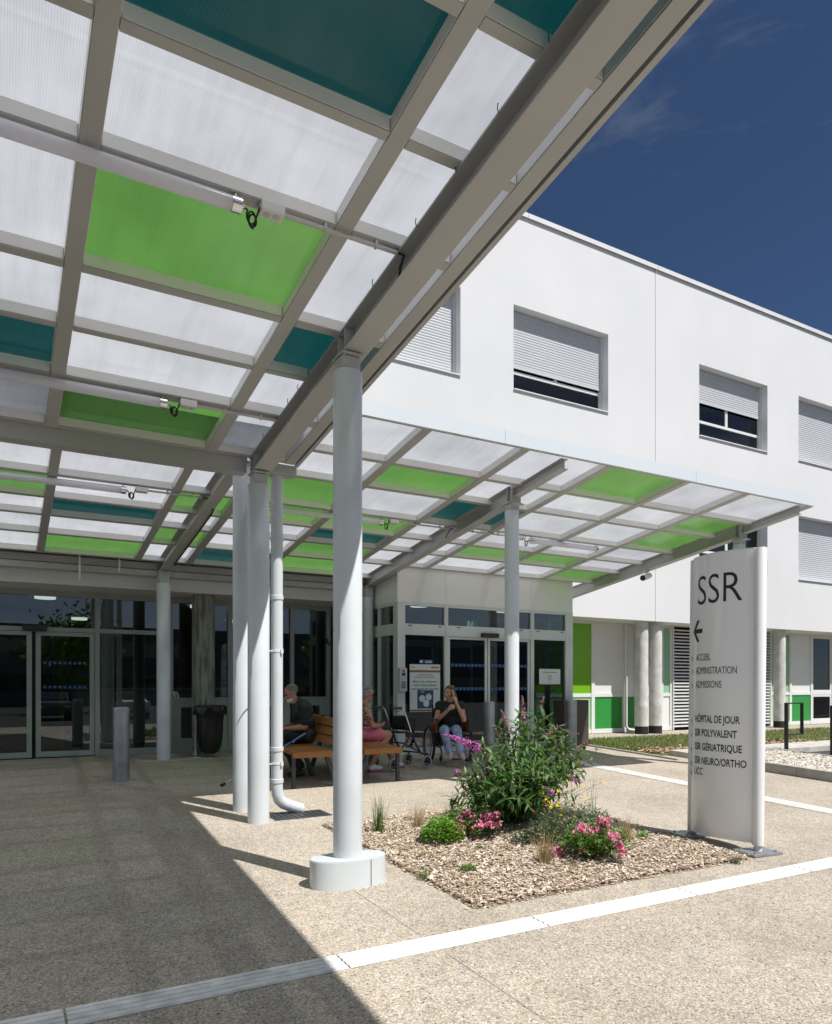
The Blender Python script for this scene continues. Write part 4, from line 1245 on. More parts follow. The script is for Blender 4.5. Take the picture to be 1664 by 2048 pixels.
# ================================================================== posters and intercom on the lobby
def poster(name, label, cat, x0, x1, z0, z1, y, mat):
    p = thing(name, label, cat, ((x0 + x1) / 2, y, z0))
    m = MB(); m.box(x0, x1, y, y + .004, z0, z1); m.build('sheet', mat, p)
    return p
def flat_text(body, x, w, z, cap, y, bold=0.0):
    tv, tf = fit_text(body, w, cap, bold)
    m = MB(); m.add([(x + a, y, z + b) for a, b in tv], tf); return m
M['paper'] = paint('paper_sheet', (.62, .66, .66), .35, .02, 3)
M['rust'] = paint('orange_brown_print', (.30, .10, .03), .4, .04, 3)
M['navy'] = paint('navy_print', (.015, .06, .15), .4, .04, 3)
M['grey_print'] = paint('grey_print', (.20, .22, .25), .5, .04, 3)
M['teal_print'] = paint('teal_print', (.03, .14, .20), .5, .04, 3)
M['blue_print'] = paint('blue_print', (.03, .04, .25), .5, .04, 3)
M['lime_print'] = paint('lime_print', (.25, .42, .02), .5, .04, 3)
py_ = VY - .016
po = poster('poster', 'tall white notice with orange-brown bands and a navy square on the lobby glass', 'poster', 6.35, 6.985, 1.235, 2.09, py_, M['paper'])
for za, zb_ in ((1.945, 1.985), (1.245, 1.278)):
    m = MB(); m.box(6.35, 6.985, py_ - .002, py_ - .0005, za, zb_); m.build('band', M['rust'], po)
m = MB(); m.box(6.505, 6.84, py_ - .002, py_ - .0005, 1.295, 1.625); m.build('square', M['navy'], po)
m = MB()
for cx, cz, rr in ((6.605, 1.475, .062), (6.74, 1.50, .062), (6.69, 1.385, .062)): m.cyl((cx, py_ - .003, cz), (cx, py_ - .0045, cz), rr, rr, 24)
m.build('circle', M['paper'], po)
m = flat_text('PASS', 6.585, .06, 1.585, .022, py_ - .0035, .001)
m.build('lettering', M['paper'], po, smooth='raw')
tx = MB()
for body, w, z, cap in (('Merci de présenter', .50, 1.765, .034), ('votre Pass sanitaire', .50, 1.70, .034), ('aux agents de sécurité', .555, 1.635, .034)):
    q = flat_text(body, 6.667 - w / 2, w, z, cap, py_ - .002, .0012); tx.add(q.v, q.f)
tx.build('lettering', M['teal_print'], po, smooth='raw')
m = MB()
rnd = random.Random(2)
for z, w in ((1.905, .30), (1.875, .36), (1.845, .42)):
    x = 6.667 - w / 2
    while x < 6.667 + w / 2: 
        l_ = rnd.uniform(.015, .05); m.box(x, min(x + l_, 6.667 + w / 2), py_ - .002, py_ - .0005, z, z + .012); x += l_ + .008
m.box(6.38, 6.47, py_ - .002, py_ - .0005, 2.03, 2.045); m.box(6.79, 6.96, py_ - .002, py_ - .0005, 2.02, 2.055)
m.build('small_print', M['grey_print'], po)
p2 = poster('notice', 'small blue notice strip fixed above the tall white poster', 'notice', 6.54, 6.83, 2.105, 2.175, py_, M['blue_print'])
m = MB(); m.box(6.56, 6.61, py_ - .002, py_ - .0005, 2.118, 2.162)
for z in (2.148, 2.132, 2.118): m.box(6.67, 6.81, py_ - .002, py_ - .0005, z, z + .008)
m.build('print', M['paper'], p2)
p3 = poster('notice', 'small white notice with lime lines on the right lobby pane', 'notice', 9.29, 9.83, 1.735, 2.04, py_, M['paper'])
m = MB(); m.box(9.37, 9.75, py_ - .002, py_ - .0005, 1.965, 1.982); m.box(9.53, 9.59, py_ - .002, py_ - .0005, 1.775, 1.785); m.build('small_print', M['grey_print'], p3)
m = MB()
for z, w in ((1.90, .09), (1.865, .10), (1.825, .09)): m.box(9.56 - w / 2, 9.56 + w / 2, py_ - .002, py_ - .0005, z, z + .018)
m.build('print', M['lime_print'], p3)
ic = thing('intercom', 'grey intercom panel on the corner post of the lobby', 'intercom', (6.19, VY - .01, 1.60))
m = MB(); m.bevbox(6.12, 6.27, VY - .07, VY - .0095, 1.60, 2.02, .012); m.build('housing', M['plastic_grey'], ic)
m = MB()
m.cyl((6.195, VY - .0705, 1.965), (6.195, VY - .076, 1.965), .02, .02, 14)
m.bevbox(6.16, 6.23, VY - .074, VY - .0705, 1.88, 1.935, .001)
for i in range(3):
    for k in range(4): m.bevbox(6.152 + i * .03, 6.173 + i * .03, VY - .075, VY - .0705, 1.66 + k * .032, 1.682 + k * .032, .001)
m.build('keypad', M['anthracite'], ic)

# ================================================================== benches (back to back)
def bench(x_back, face, label):
    """face = -1: sitter looks towards -X, +1: towards +X; long axis runs along Y"""
    y0, y1 = 8.90, 10.75; g0 = ground_z(8.9); g1 = ground_z(y1)
    b = thing('bench', label, 'bench', (x_back, 9.8, ground_z(9.8)), 'back-to-back benches under the canopy')
    zt = lambda y: ground_z(y) + .475
    X = lambda d: x_back + face * d
    m = MB()
    for k in range(5):
        d0 = .06 + k * .118
        xa, xb = sorted((X(d0), X(d0 + .108)))
        m.prism([(xa, y0 + .055), (xb, y0 + .055), (xb, y1), (xa, y1)], .475 - .038, .475, ground_z)
    xa, xb = sorted((X(.06), X(.64)))
    m.prism([(xa, y0), (xb, y0), (xb, y0 + .05), (xa, y0 + .05)], .475 - .075, .475, ground_z)
    m.build('seat', M['wood'], b)
    m = MB()
    for k in range(3):
        z0 = .53 + k * .115; off = -.03 - .05 * k
        m.hexa([(X(.02 + off), y0 + .10, ground_z(y0) + z0), (X(.055 + off), y0 + .10, ground_z(y0) + z0), (X(.055 + off), y1, ground_z(y1) + z0), (X(.02 + off), y1, ground_z(y1) + z0),
                (X(-.03 + off), y0 + .10, ground_z(y0) + z0 + .095), (X(.005 + off), y0 + .10, ground_z(y0) + z0 + .095), (X(.005 + off), y1, ground_z(y1) + z0 + .095), (X(-.03 + off), y1, ground_z(y1) + z0 + .095)])
    m.build('backrest', M['wood'], b)
    for yy in (y0 + .06, (y0 + y1) / 2, y1 - .1):
        g = ground_z(yy)
        xa, xb = sorted((X(.585), X(.63)))
        m = MB(); m.bevbox(xa, xb, yy, yy + .05, g, g + .434, .004); m.build('leg', M['anthracite'], b)
        m = MB(); m.hexa([(X(-.03), yy, g), (X(.03), yy, g), (X(.03), yy + .05, g), (X(-.03), yy + .05, g), (X(.13), yy, g + .434), (X(.19), yy, g + .434), (X(.19), yy + .05, g + .434), (X(.13), yy + .05, g + .434)])
        m.build('leg', M['anthracite'], b)
        m = MB()
        xa, xb = sorted((X(.03), X(.60))); m.box(xa, xb, yy + .004, yy + .046, g + .40, g + .436)
        m.hexa([(X(.03), yy + .004, g + .42), (X(.08), yy + .004, g + .42), (X(.08), yy + .046, g + .42), (X(.03), yy + .046, g + .42),
                (X(-.18), yy + .004, g + .87), (X(-.145), yy + .004, g + .87), (X(-.145), yy + .046, g + .87), (X(-.18), yy + .046, g + .87)])
        m.build('bracket', M['anthracite'], b)
    return b
bench(3.90, -1, 'orange wooden bench on anthracite legs, the one the man in black sits on')
b2 = bench(4.21, 1, 'orange wooden bench on anthracite legs, the one the grey-haired woman sits on')
# ================================================================== people
def remesh(name, mb, voxel, mats, parent, smooth_it=3, face_mat=None):
    """fuse overlapping shapes into one continuous surface"""
    me = bpy.data.meshes.new(name + '_raw'); me.from_pydata(mb.v, [], mb.f)
    ob = bpy.data.objects.new(name + '_raw', me); COL.objects.link(ob)
    r = ob.modifiers.new('r', 'REMESH'); r.mode = 'VOXEL'; r.voxel_size = voxel; r.use_smooth_shade = True
    s = ob.modifiers.new('s', 'SMOOTH'); s.factor = .5; s.iterations = smooth_it
    dg = bpy.context.evaluated_depsgraph_get()
    new = bpy.data.meshes.new_from_object(ob.evaluated_get(dg))
    bpy.data.objects.remove(ob); bpy.data.meshes.remove(me)
    off = world_loc(parent)
    new.materials.clear()
    if not isinstance(mats, (list, tuple)): mats = [mats]
    for m_ in mats: new.materials.append(m_)
    if face_mat:
        for p in new.polygons: p.material_index = face_mat(p.center)
    for v in new.vertices: v.co -= off
    for p in new.polygons: p.use_smooth = True
    new.name = name
    return link(bpy.data.objects.new(name, new), parent)

def skin(name, col):
    t = NT(name)
    nz = t.tex('ShaderNodeTexNoise', 14); nz.inputs['Detail'].default_value = 6
    r = t.ramp(nz.outputs['Fac'], [(0.3, [c * .86 for c in col]), (0.7, [min(1, c * 1.1) for c in col])])
    p = t.n('ShaderNodeBsdfPrincipled'); p.inputs['Roughness'].default_value = .5
    p.inputs['Subsurface Weight'].default_value = .12; p.inputs['Subsurface Radius'].default_value = (.012, .005, .003); p.inputs['Subsurface Scale'].default_value = 1
    t.l(r.outputs['Color'], p.inputs['Base Color']); t.l(p.outputs['BSDF'], t.out.inputs['Surface']); return t.m
M['skin_a'] = skin('skin_tanned', (.42, .20, .125))
M['skin_b'] = skin('skin_light', (.50, .28, .19))
M['lips'] = paint('lips', (.28, .08, .07), .4, .05, 9)
M['eye'] = paint('eye', (.03, .022, .018), .2, .05, 9)
M['brow'] = paint('eyebrow', (.08, .045, .025), .7, .1, 9)
M['black_cloth'] = paint('black_cloth', (.013, .013, .015), .8, .25, 8, bump=.004, bscale=40)
M['vest'] = paint('quilted_black_vest', (.017, .018, .021), .55, .25, 6, bump=.012, bscale=18)
def fabric(name, a, b, scale, kind='ShaderNodeTexNoise'):
    t = NT(name); nz = t.tex(kind, scale)
    if kind == 'ShaderNodeTexNoise': nz.inputs['Detail'].default_value = 5; src = nz.outputs['Fac']
    else: src = nz.outputs['Distance']
    r = t.ramp(src, [(.42, a), (.56, b)])
    p = t.n('ShaderNodeBsdfPrincipled'); p.inputs['Roughness'].default_value = .85
    t.l(r.outputs['Color'], p.inputs['Base Color']); nb = t.tex('ShaderNodeTexNoise', 22); t.l(t.bump(nb.outputs['Fac'], .4, .008).outputs['Normal'], p.inputs['Normal'])
    t.l(p.outputs['BSDF'], t.out.inputs['Surface']); return t.m
M['jeans'] = fabric('pale_blue_jeans', (.17, .25, .42), (.34, .43, .60), 9)
M['floral'] = fabric('floral_blouse', (.52, .36, .26), (.14, .05, .06), 34)
M['pink_cloth'] = paint('pink_shorts', (.56, .13, .22), .8, .1, 6, bump=.004, bscale=30)
M['shoe_pink'] = paint('pale_pink_shoe', (.62, .42, .40), .6, .06, 9)
M['shoe_white'] = paint('white_shoe', (.68, .68, .69), .55, .05, 9)
M['sole_pink'] = paint('pink_sole', (.50, .08, .20), .6, .05, 9)
M['hair_blond'] = fabric('dark_blond_hair', (.065, .036, .018), (.17, .10, .05), 60)
M['hair_grey'] = fabric('grey_hair', (.13, .125, .12), (.34, .33, .32), 50)
M['hair_short'] = fabric('cropped_greying_hair', (.10, .08, .065), (.22, .19, .16), 80)
M['mask_white'] = paint('white_face_mask', (.70, .72, .74), .8, .04, 20)
M['bandage'] = paint('white_knee_dressing', (.72, .72, .70), .8, .04, 20)
M['phone'] = paint('phone_case', (.30, .19, .10), .35, .05, 9)

def V(*a): return Vector(a)
class Frame:
    def __init__(self, o, ang): self.o = Vector(o); self.m = Matrix.Rotation(ang, 3, 'Z')
    def __call__(self, p): return self.o + self.m @ Vector(p)
    def rot(self): return self.m

def hand(m, wrist, d, up, L=.165, curl=.5, side=1, spread=.14):
    """palm, five separate bent fingers; d = pointing direction, up = back of the hand, thumb towards `side`"""
    d = Vector(d).normalized(); up = Vector(up); up = (up - d * up.dot(d)).normalized(); s = d.cross(up).normalized() * side
    wrist = Vector(wrist); pl = L * .5
    kn = []
    for k in range(4):
        w = (-.030 + .020 * k)
        kn.append(wrist + d * (pl * (1 - .06 * abs(k - 1.3))) - s * w * 1.0)
    for k in range(4): m.capsule(wrist + d * .015 - s * (-.014 + .0095 * k), kn[k], .0155, .0125, 8)
    ln = (.072, .080, .074, .058)
    for k in range(4):
        dirk = (d - s * (spread * (-.3 + .2 * k))).normalized()
        a0 = curl * (.55 + .1 * k)
        p0 = kn[k]
        p1 = p0 + (dirk * math.cos(a0) - up * math.sin(a0)) * ln[k] * .45
        a1 = a0 + curl * .9
        p2 = p1 + (dirk * math.cos(a1) - up * math.sin(a1)) * ln[k] * .32
        a2 = a1 + curl * .6
        p3 = p2 + (dirk * math.cos(a2) - up * math.sin(a2)) * ln[k] * .25
        m.capsule(p0, p1, .0098, .0090, 8); m.capsule(p1, p2, .0090, .0082, 8); m.capsule(p2, p3, .0082, .0070, 8)
    t0 = wrist + d * .025 + s * .024; t1 = t0 + (d * .65 + s * .55 - up * .35).normalized() * .040; t2 = t1 + (d * .9 + s * .1 - up * .4).normalized() * .030
    m.capsule(wrist + d * .012, t0, .016, .0135, 8); m.capsule(t0, t1, .0125, .0105, 8); m.capsule(t1, t2, .0100, .0082, 8)

def head(m, c, Rm, k=1.0):
    """skull, jaw, nose, ears, brow; Rm turns a head that looks along -Y"""
    f = lambda x, y, z: c + Rm @ Vector((x * k, y * k, z * k))
    m.ball(f(0, .012, .028), (.074 * k, .092 * k, .084 * k), 20, 14, Rm)
    m.ball(f(0, -.030, -.022), (.060 * k, .062 * k, .078 * k), 18, 12, Rm)
    m.ball(f(0, -.052, -.078), (.034 * k, .034 * k, .028 * k), 14, 10, Rm)
    m.capsule(f(0, -.088, .012), f(0, -.108, -.022), .010 * k, .013 * k, 8)
    m.ball(f(.012, -.098, -.026), .009 * k, 8, 6); m.ball(f(-.012, -.098, -.026), .009 * k, 8, 6)
    m.capsule(f(-.036, -.078, .028), f(.036, -.078, .028), .011 * k, None, 8)
    m.capsule(f(-.015, -.089, -.055), f(.015, -.089, -.055), .009 * k, None, 8)
    for s in (-1, 1):
        m.ball(f(s * .040, -.068, -.018), (.022 * k, .022 * k, .024 * k), 10, 8, Rm)
        m.ball(f(s * .074, .010, -.008), (.009 * k, .018 * k, .032 * k), 10, 8, Rm)
def face_paint(c, Rm, k=1.0):
    inv = Rm.transposed()
    def fn(p):
        q = (inv @ (Vector(p) - c)) / k
        if q.y < -.055:
            for s in (-1, 1):
                if ((q.x - s * .030) / .014) ** 2 + ((q.z - .006) / .0065) ** 2 < 1: return 2
                if ((q.x - s * .032) / .021) ** 2 + ((q.z - .029) / .0055) ** 2 < 1: return 3
            if (q.x / .024) ** 2 + ((q.z + .055) / .0085) ** 2 < 1 and q.y < -.07: return 1
        return 0
    return fn
def limb(m, pts, rs, n=12):
    for i in range(len(pts) - 1): m.capsule(pts[i], pts[i + 1], rs[i], rs[i + 1], n)
def shoe(m, heel, toe, g=0):
    heel = Vector(heel); toe = Vector(toe); d = (toe - heel)
    m.capsule(heel + V(0, 0, .042), heel + d * .45 + V(0, 0, .045), .040, .040, 12)
    m.capsule(heel + d * .45 + V(0, 0, .042), heel + d * .85 + V(0, 0, .034), .042, .032, 12)
    m.capsule(heel + V(0, 0, .08), heel + d * .22 + V(0, 0, .07), .038, .036, 12)
def sole(m, heel, toe):
    heel = Vector(heel); toe = Vector(toe); d = toe - heel; s = Vector((-d.y, d.x, 0)).normalized()
    ring = []
    for i in range(24):
        a = 2 * math.pi * i / 24
        along = .5 + .56 * math.cos(a); wid = .043 * math.sin(a) * (1 + .12 * math.cos(a))
        ring.append(heel + d * along + s * wid)
    m.add([(p.x, p.y, p.z + .002) for p in ring] + [(p.x, p.y, p.z + .024) for p in ring], [(i, (i + 1) % 24, 24 + (i + 1) % 24, 24 + i) for i in range(24)] + [tuple(range(23, -1, -1)), tuple(range(24, 48))])

# ---- 1: woman in the wheelchair, on the phone
gW = ground_z(10.2)
F = Frame((6.50, 10.28, gW + .56), -CAM_YAW)
w1 = thing('person', 'woman in a black sleeveless top and pale jeans holding a phone to her ear', 'person', (6.50, 10.28, gW))
hd = F(V(-.015, -.03, .60)); HR = F.rot() @ Matrix.Rotation(R(-38), 3, 'Z') @ Matrix.Rotation(R(6), 3, 'X')
J = dict(pel=V(0, .02, .0), waist=V(0, .03, .16), chest=V(0, .02, .32), nk=V(0, 0, .45), shR=V(-.175, .01, .395), shL=V(.175, .01, .395),
         elR=V(-.235, -.10, .13), elL=V(.225, -.12, .155), wrR=V(-.035, -.30, .335), wrL=V(.095, -.19, .43),
         hpR=V(-.09, 0, -.02), hpL=V(.09, 0, -.02), knR=V(-.115, -.44, -.015), knL=V(.095, -.45, -.005), anR=V(.0, -.47, -.43), anL=V(.155, -.52, -.44))
J = {k: F(v) for k, v in J.items()}
def body_core(m, J, Rm, w=1.0, e=0.0):
    m.ball(J['pel'], (.165 * w + e, .125 * w + e, .115 + e), 18, 12, Rm)
    m.ball(J['waist'], (.135 * w + e, .105 * w + e, .13 + e), 18, 12, Rm)
    m.ball(J['chest'], (.155 * w + e, .110 * w + e, .150 + e), 18, 12, Rm)
    m.capsule(J['shR'], J['shL'], .060 + e, None, 12)
m = MB(); body_core(m, J, F.rot(), .95)
limb(m, [J['nk'] - V(0, 0, .04), hd + V(0, 0, -.03)], [.058, .050])
head(m, hd, HR)
for s in 'RL':
    limb(m, [J['sh' + s], J['el' + s], J['wr' + s]], [.054, .042, .027])
    limb(m, [J['hp' + s], J['kn' + s], J['an' + s]], [.088, .062, .040])
dph = F.rot() @ V(-.12, .02, 1)
hand(m, J['wrL'], F.rot() @ V(-.22, .16, .95), F.rot() @ V(.65, -.75, 0), curl=.75, side=1)
hand(m, J['wrR'], F.rot() @ V(.80, .10, .55), F.rot() @ V(-.2, -.95, .25), curl=.85, side=-1)
body1 = remesh('body', m, .0065, [M['skin_b'], M['lips'], M['eye'], M['brow']], w1, 4, face_paint(hd, HR))
m = MB(); body_core(m, J, F.rot(), .98, .016)
for s in 'RL': m.capsule(J['sh' + s], J['sh' + s].lerp(J['el' + s], .22), .070, .066, 12)
m.ball(F(V(-.075, -.075, .30)), (.075, .06, .07), 12, 8, F.rot()); m.ball(F(V(.075, -.075, .30)), (.075, .06, .07), 12, 8, F.rot())
remesh('top', m, .010, M['black_cloth'], w1, 4)
m = MB(); m.ball(J['pel'] + V(0, 0, -.01), (.178, .135, .10), 18, 12, F.rot())
for s in 'RL': limb(m, [J['hp' + s], J['kn' + s], J['kn' + s].lerp(J['an' + s], .86)], [.100, .076, .056])
remesh('jeans', m, .010, M['jeans'], w1, 3)
m = MB(); hf = lambda x, y, z: hd + HR @ Vector((x, y, z))
m.ball(hf(0, .026, .040), (.083, .098, .086), 20, 14, HR); m.ball(hf(0, .045, -.02), (.080, .070, .085), 18, 12, HR)
m.capsule(hf(.0, .12, .02), hf(.035, .15, -.10), .032, .022, 10); m.ball(hf(0, .095, .085), (.045, .04, .04), 12, 8)
hair = remesh('hair', m, .008, M['hair_blond'], w1, 3)
# trim hair off the face
def trim(ob, parent, c, Rm, ycut, zcut):
    bm = bmesh.new(); bm.from_mesh(ob.data); off = world_loc(parent); inv = Rm.transposed()
    kill = []
    for f_ in bm.faces:
        q = inv @ (f_.calc_center_median() + off - c)
        if q.y < ycut + max(0, (q.z - zcut)) * -.9 : kill.append(f_)
    bmesh.ops.delete(bm, geom=kill, context='FACES'); bm.to_mesh(ob.data); bm.free()
trim(hair, w1, hd, HR, -.030, .045)
for s, (hx, tx, ty) in {'R': (.0, -.03, -.17), 'L': (.155, .03, -.17)}.items():
    m = MB(); h = J['an' + s]; heel = Vector((h.x, h.y, gW + .115)) ; toe = heel + F.rot() @ V(tx, ty - .03, -.01)
    shoe(m, heel, toe); remesh('shoe', m, .008, M['shoe_pink'], w1, 2)
ph = thing('phone', 'mobile phone in a tan case held to the ear of the seated woman', 'phone', F(V(.085, -.16, .56)))
m = MB(); m.bevbox(-.004, .004, -.036, .036, -.072, .072, .003)
Rp = F.rot() @ Matrix.Rotation(R(-28), 3, 'Z') @ Matrix.Rotation(R(-14), 3, 'Y')
cph = hd + HR @ V(.092, -.012, -.012)
m.v = [tuple(cph + Rp @ Vector(p)) for p in m.v]; ph.location = cph; m.build('case', M['phone'], ph)

# ---- 2: grey-haired woman on the right-hand bench, reading her phone
gB = ground_z(9.9)
F2 = Frame((4.58, 9.90, gB + .475 + .10), R(90))
w2 = thing('person', 'grey-haired woman in a floral blouse and pink shorts bent over her phone', 'person', (4.58, 9.90, gB))
hd2 = F2(V(0, -.20, .575)); HR2 = F2.rot() @ Matrix.Rotation(R(26), 3, 'X')
J2 = dict(pel=V(0, .02, 0), waist=V(0, -.02, .16), chest=V(0, -.07, .32), nk=V(0, -.12, .45), shR=V(-.17, -.09, .39), shL=V(.17, -.09, .39),
          elR=V(-.23, -.18, .13), elL=V(.22, -.17, .13), wrR=V(-.06, -.38, .11), wrL=V(.08, -.40, .12), hpR=V(-.10, 0, -.02), hpL=V(.10, 0, -.02),
          knR=V(-.12, -.50, -.02), knL=V(.13, -.52, -.02), anR=V(-.10, -.22, -.455), anL=V(.14, -.72, -.455))
J2 = {k: F2(v) for k, v in J2.items()}
m = MB(); body_core(m, J2, F2.rot(), 1.05)
limb(m, [J2['nk'] - V(0, 0, .04), hd2 + V(0, 0, -.03)], [.058, .050]); head(m, hd2, HR2)
for s in 'RL':
    limb(m, [J2['sh' + s], J2['el' + s], J2['wr' + s]], [.056, .044, .028]); limb(m, [J2['hp' + s], J2['kn' + s], J2['an' + s]], [.095, .066, .040])
hand(m, J2['wrL'], F2.rot() @ V(-.15, -.98, .10), F2.rot() @ V(.3, .1, .95), curl=.55, side=1)
hand(m, J2['wrR'], F2.rot() @ V(.25, -.95, .05), F2.rot() @ V(-.75, 0, -.65), curl=.75, side=-1)
remesh('body', m, .0065, [M['skin_a'], M['lips'], M['eye'], M['brow']], w2, 4, face_paint(hd2, HR2))
m = MB(); body_core(m, J2, F2.rot(), 1.08, .016)
for s in 'RL': m.capsule(J2['sh' + s], J2['sh' + s].lerp(J2['el' + s], .65), .072, .062, 12)
remesh('blouse', m, .010, M['floral'], w2, 4)
m = MB(); m.ball(J2['pel'], (.188, .14, .115), 18, 12, F2.rot())
for s in 'RL': m.capsule(J2['hp' + s], J2['hp' + s].lerp(J2['kn' + s], .70), .108, .088, 14)
remesh('shorts', m, .010, M['pink_cloth'], w2, 3)
m = MB(); hf = lambda x, y, z: hd2 + HR2 @ Vector((x, y, z))
m.ball(hf(0, .022, .045), (.088, .105, .088), 20, 14, HR2); m.ball(hf(0, .045, -.01), (.085, .075, .08), 18, 12, HR2); m.ball(hf(0, -.055, .082), (.06, .045, .035), 12, 8, HR2)
hair = remesh('hair', m, .008, M['hair_grey'], w2, 3); trim(hair, w2, hd2, HR2, -.045, .05)
m = MB(); 
for s in (-1, 1):
    pts = [hf(s * .034 + .020 * math.cos(a), -.092 - .002 * math.sin(a), .004 + .016 * math.sin(a)) for a in [2 * math.pi * i / 14 for i in range(15)]]; m.tube(pts, .0022, 6)
    m.tube([hf(s * .054, -.09, .008), hf(s * .074, -.03, .010), hf(s * .078, .015, .008)], .002, 6)
m.tube([hf(-.014, -.094, .008), hf(.014, -.094, .008)], .002, 6); m.build('glasses', M['anthracite'], w2, smooth=60)
m = MB(); kL = J2['knL']; hL = J2['hpL']; m.cyl(hL.lerp(kL, .80), hL.lerp(kL, 1.0), .079, .072, 20); m.build('knee_dressing', M['bandage'], w2, smooth=40)
for s, toe in {'R': V(0, -.20, 0), 'L': V(0, -.20, 0)}.items():
    h = J2['an' + s]; heel = Vector((h.x, h.y, gB + .022)); tp = heel + F2.rot() @ toe
    m = MB(); shoe(m, heel, tp); o = remesh('shoe', m, .008, M['shoe_white'], w2, 2)
    m = MB(); sole(m, heel - V(0, 0, .022), tp - V(0, 0, .022)); m.build('sole', M['sole_pink'], o)
p_ = J2['wrL'].lerp(J2['wrR'], .5) + F2.rot() @ V(0, -.10, .035)
ph2 = thing('phone', 'dark mobile phone in the hands of the grey-haired woman', 'phone', p_)
m = MB(); m.bevbox(-.036, .036, -.072, .072, -.004, .004, .003); m.v = [tuple(p_ + F2.rot() @ (Matrix.Rotation(R(25), 3, 'X') @ Vector(q))) for q in m.v]; m.build('case', M['black_metal'], ph2)

# ---- 3: man on the left-hand bench, seen from his side
gM = ground_z(9.9)
F3 = Frame((3.77, 9.92, gM + .475 + .11), R(-90))
mn = thing('person', 'man in a black T-shirt and quilted vest with a white mask under his chin', 'person', (3.77, 9.92, gM))
hd3 = F3(V(0, -.17, .60)); HR3 = F3.rot() @ Matrix.Rotation(R(30), 3, 'X')
J3 = dict(pel=V(0, .03, 0), waist=V(0, .03, .17), chest=V(0, -.01, .34), nk=V(0, -.08, .48), shR=V(-.20, -.03, .415), shL=V(.20, -.03, .415),
          elR=V(-.25, -.02, .13), elL=V(.255, -.06, .13), wrR=V(-.13, -.26, .10), wrL=V(.12, -.29, .10), hpR=V(-.10, 0, -.01), hpL=V(.10, 0, -.01),
          knR=V(-.15, -.47, .01), knL=V(.16, -.46, .01), anR=V(-.13, -.30, -.45), anL=V(.15, -.06, -.45))
J3 = {k: F3(v) for k, v in J3.items()}
m = MB(); body_core(m, J3, F3.rot(), 1.15)
limb(m, [J3['nk'] - V(0, 0, .04), hd3 + V(0, 0, -.03)], [.066, .060]); head(m, hd3, HR3, 1.05)
for s in 'RL':
    limb(m, [J3['sh' + s], J3['el' + s], J3['wr' + s]], [.066, .050, .034]); limb(m, [J3['hp' + s], J3['kn' + s], J3['an' + s]], [.095, .068, .045])
hand(m, J3['wrL'], F3.rot() @ V(-.3, -.95, -.05), F3.rot() @ V(.2, 0, 1), L=.18, curl=.6, side=1)
hand(m, J3['wrR'], F3.rot() @ V(.3, -.95, -.05), F3.rot() @ V(-.2, 0, 1), L=.18, curl=.6, side=-1)
remesh('body', m, .0065, [M['skin_a'], M['lips'], M['eye'], M['brow']], mn, 4, face_paint(hd3, HR3, 1.05))
m = MB()
for s in 'RL': m.capsule(J3['sh' + s], J3['sh' + s].lerp(J3['el' + s], .80), .082, .070, 14)
m.ball(J3['chest'], (.175, .13, .16), 16, 10, F3.rot())
remesh('t_shirt', m, .010, M['black_cloth'], mn, 3)
m = MB(); body_core(m, J3, F3.rot(), 1.18, .030); m.capsule(J3['nk'] - V(0, 0, .06), J3['nk'] + V(0, 0, .0), .082, .074, 14)
remesh('vest', m, .011, M['vest'], mn, 3)
m = MB(); m.ball(J3['pel'], (.195, .15, .12), 18, 12, F3.rot())
for s in 'RL': limb(m, [J3['hp' + s], J3['kn' + s], J3['kn' + s].lerp(J3['an' + s], .93)], [.11, .086, .066])
remesh('trousers', m, .011, M['black_cloth'], mn, 3)
hf = lambda x, y, z: hd3 + HR3 @ Vector((x * 1.05, y * 1.05, z * 1.05))
m = MB(); m.ball(hf(0, .024, .035), (.0815, .099, .090), 20, 14, HR3); hair = remesh('hair', m, .009, M['hair_short'], mn, 2); trim(hair, mn, hd3, HR3, -.02, .02)
m = MB(); m.ball(hf(0, -.052, -.072), (.060, .060, .045), 16, 10, HR3); msk = remesh('mask', m, .008, M['mask_white'], mn, 2)
m = MB()
for s in (-1, 1): m.tube([hf(s * .050, -.06, -.05), hf(s * .074, .0, .0), hf(s * .080, .022, -.005)], .0025, 6); m.tube([hf(s * .045, -.06, -.09), hf(s * .074, -.005, -.04), hf(s * .080, .022, -.015)], .0025, 6)
m.build('strap', M['mask_white'], msk)
for s, toe in {'R': V(0, -.23, 0), 'L': V(.03, -.23, 0)}.items():
    h = J3['an' + s]; heel = Vector((h.x, h.y, gM + .01)); m = MB(); shoe(m, heel, heel + F3.rot() @ toe); remesh('shoe', m, .009, M['black_metal'], mn, 2)

# crutch leaning between the columns and the man
M['blue_metal'] = paint('blue_anodised_metal', (.12, .28, .52), .3, .05, 6, metal=.3)
ct = on_ground(441, 1573); ch = at(612, 1466, 10.15)
cr = thing('crutch', 'forearm crutch with a blue handle leaning against the bench', 'crutch', ct)
dd = (ch - ct); m = MB(); m.cyl(ct + dd * .05, ct + dd * .72, .010, .010, 10); m.build('shaft', M['chrome'], cr, smooth=40)
m = MB(); m.cyl(ct + V(0, 0, .008), ct + dd * .055, .020, .014, 12); m.build('tip', M['rubber'], cr, smooth=40)
m = MB(); m.cyl(ct + dd * .72, ct + dd * .99, .014, .014, 10); m.cyl(ct + dd * .80, ct + dd * .80 + V(.02, -.10, .03), .013, .016, 10); m.build('grip', M['blue_metal'], cr, smooth=40)

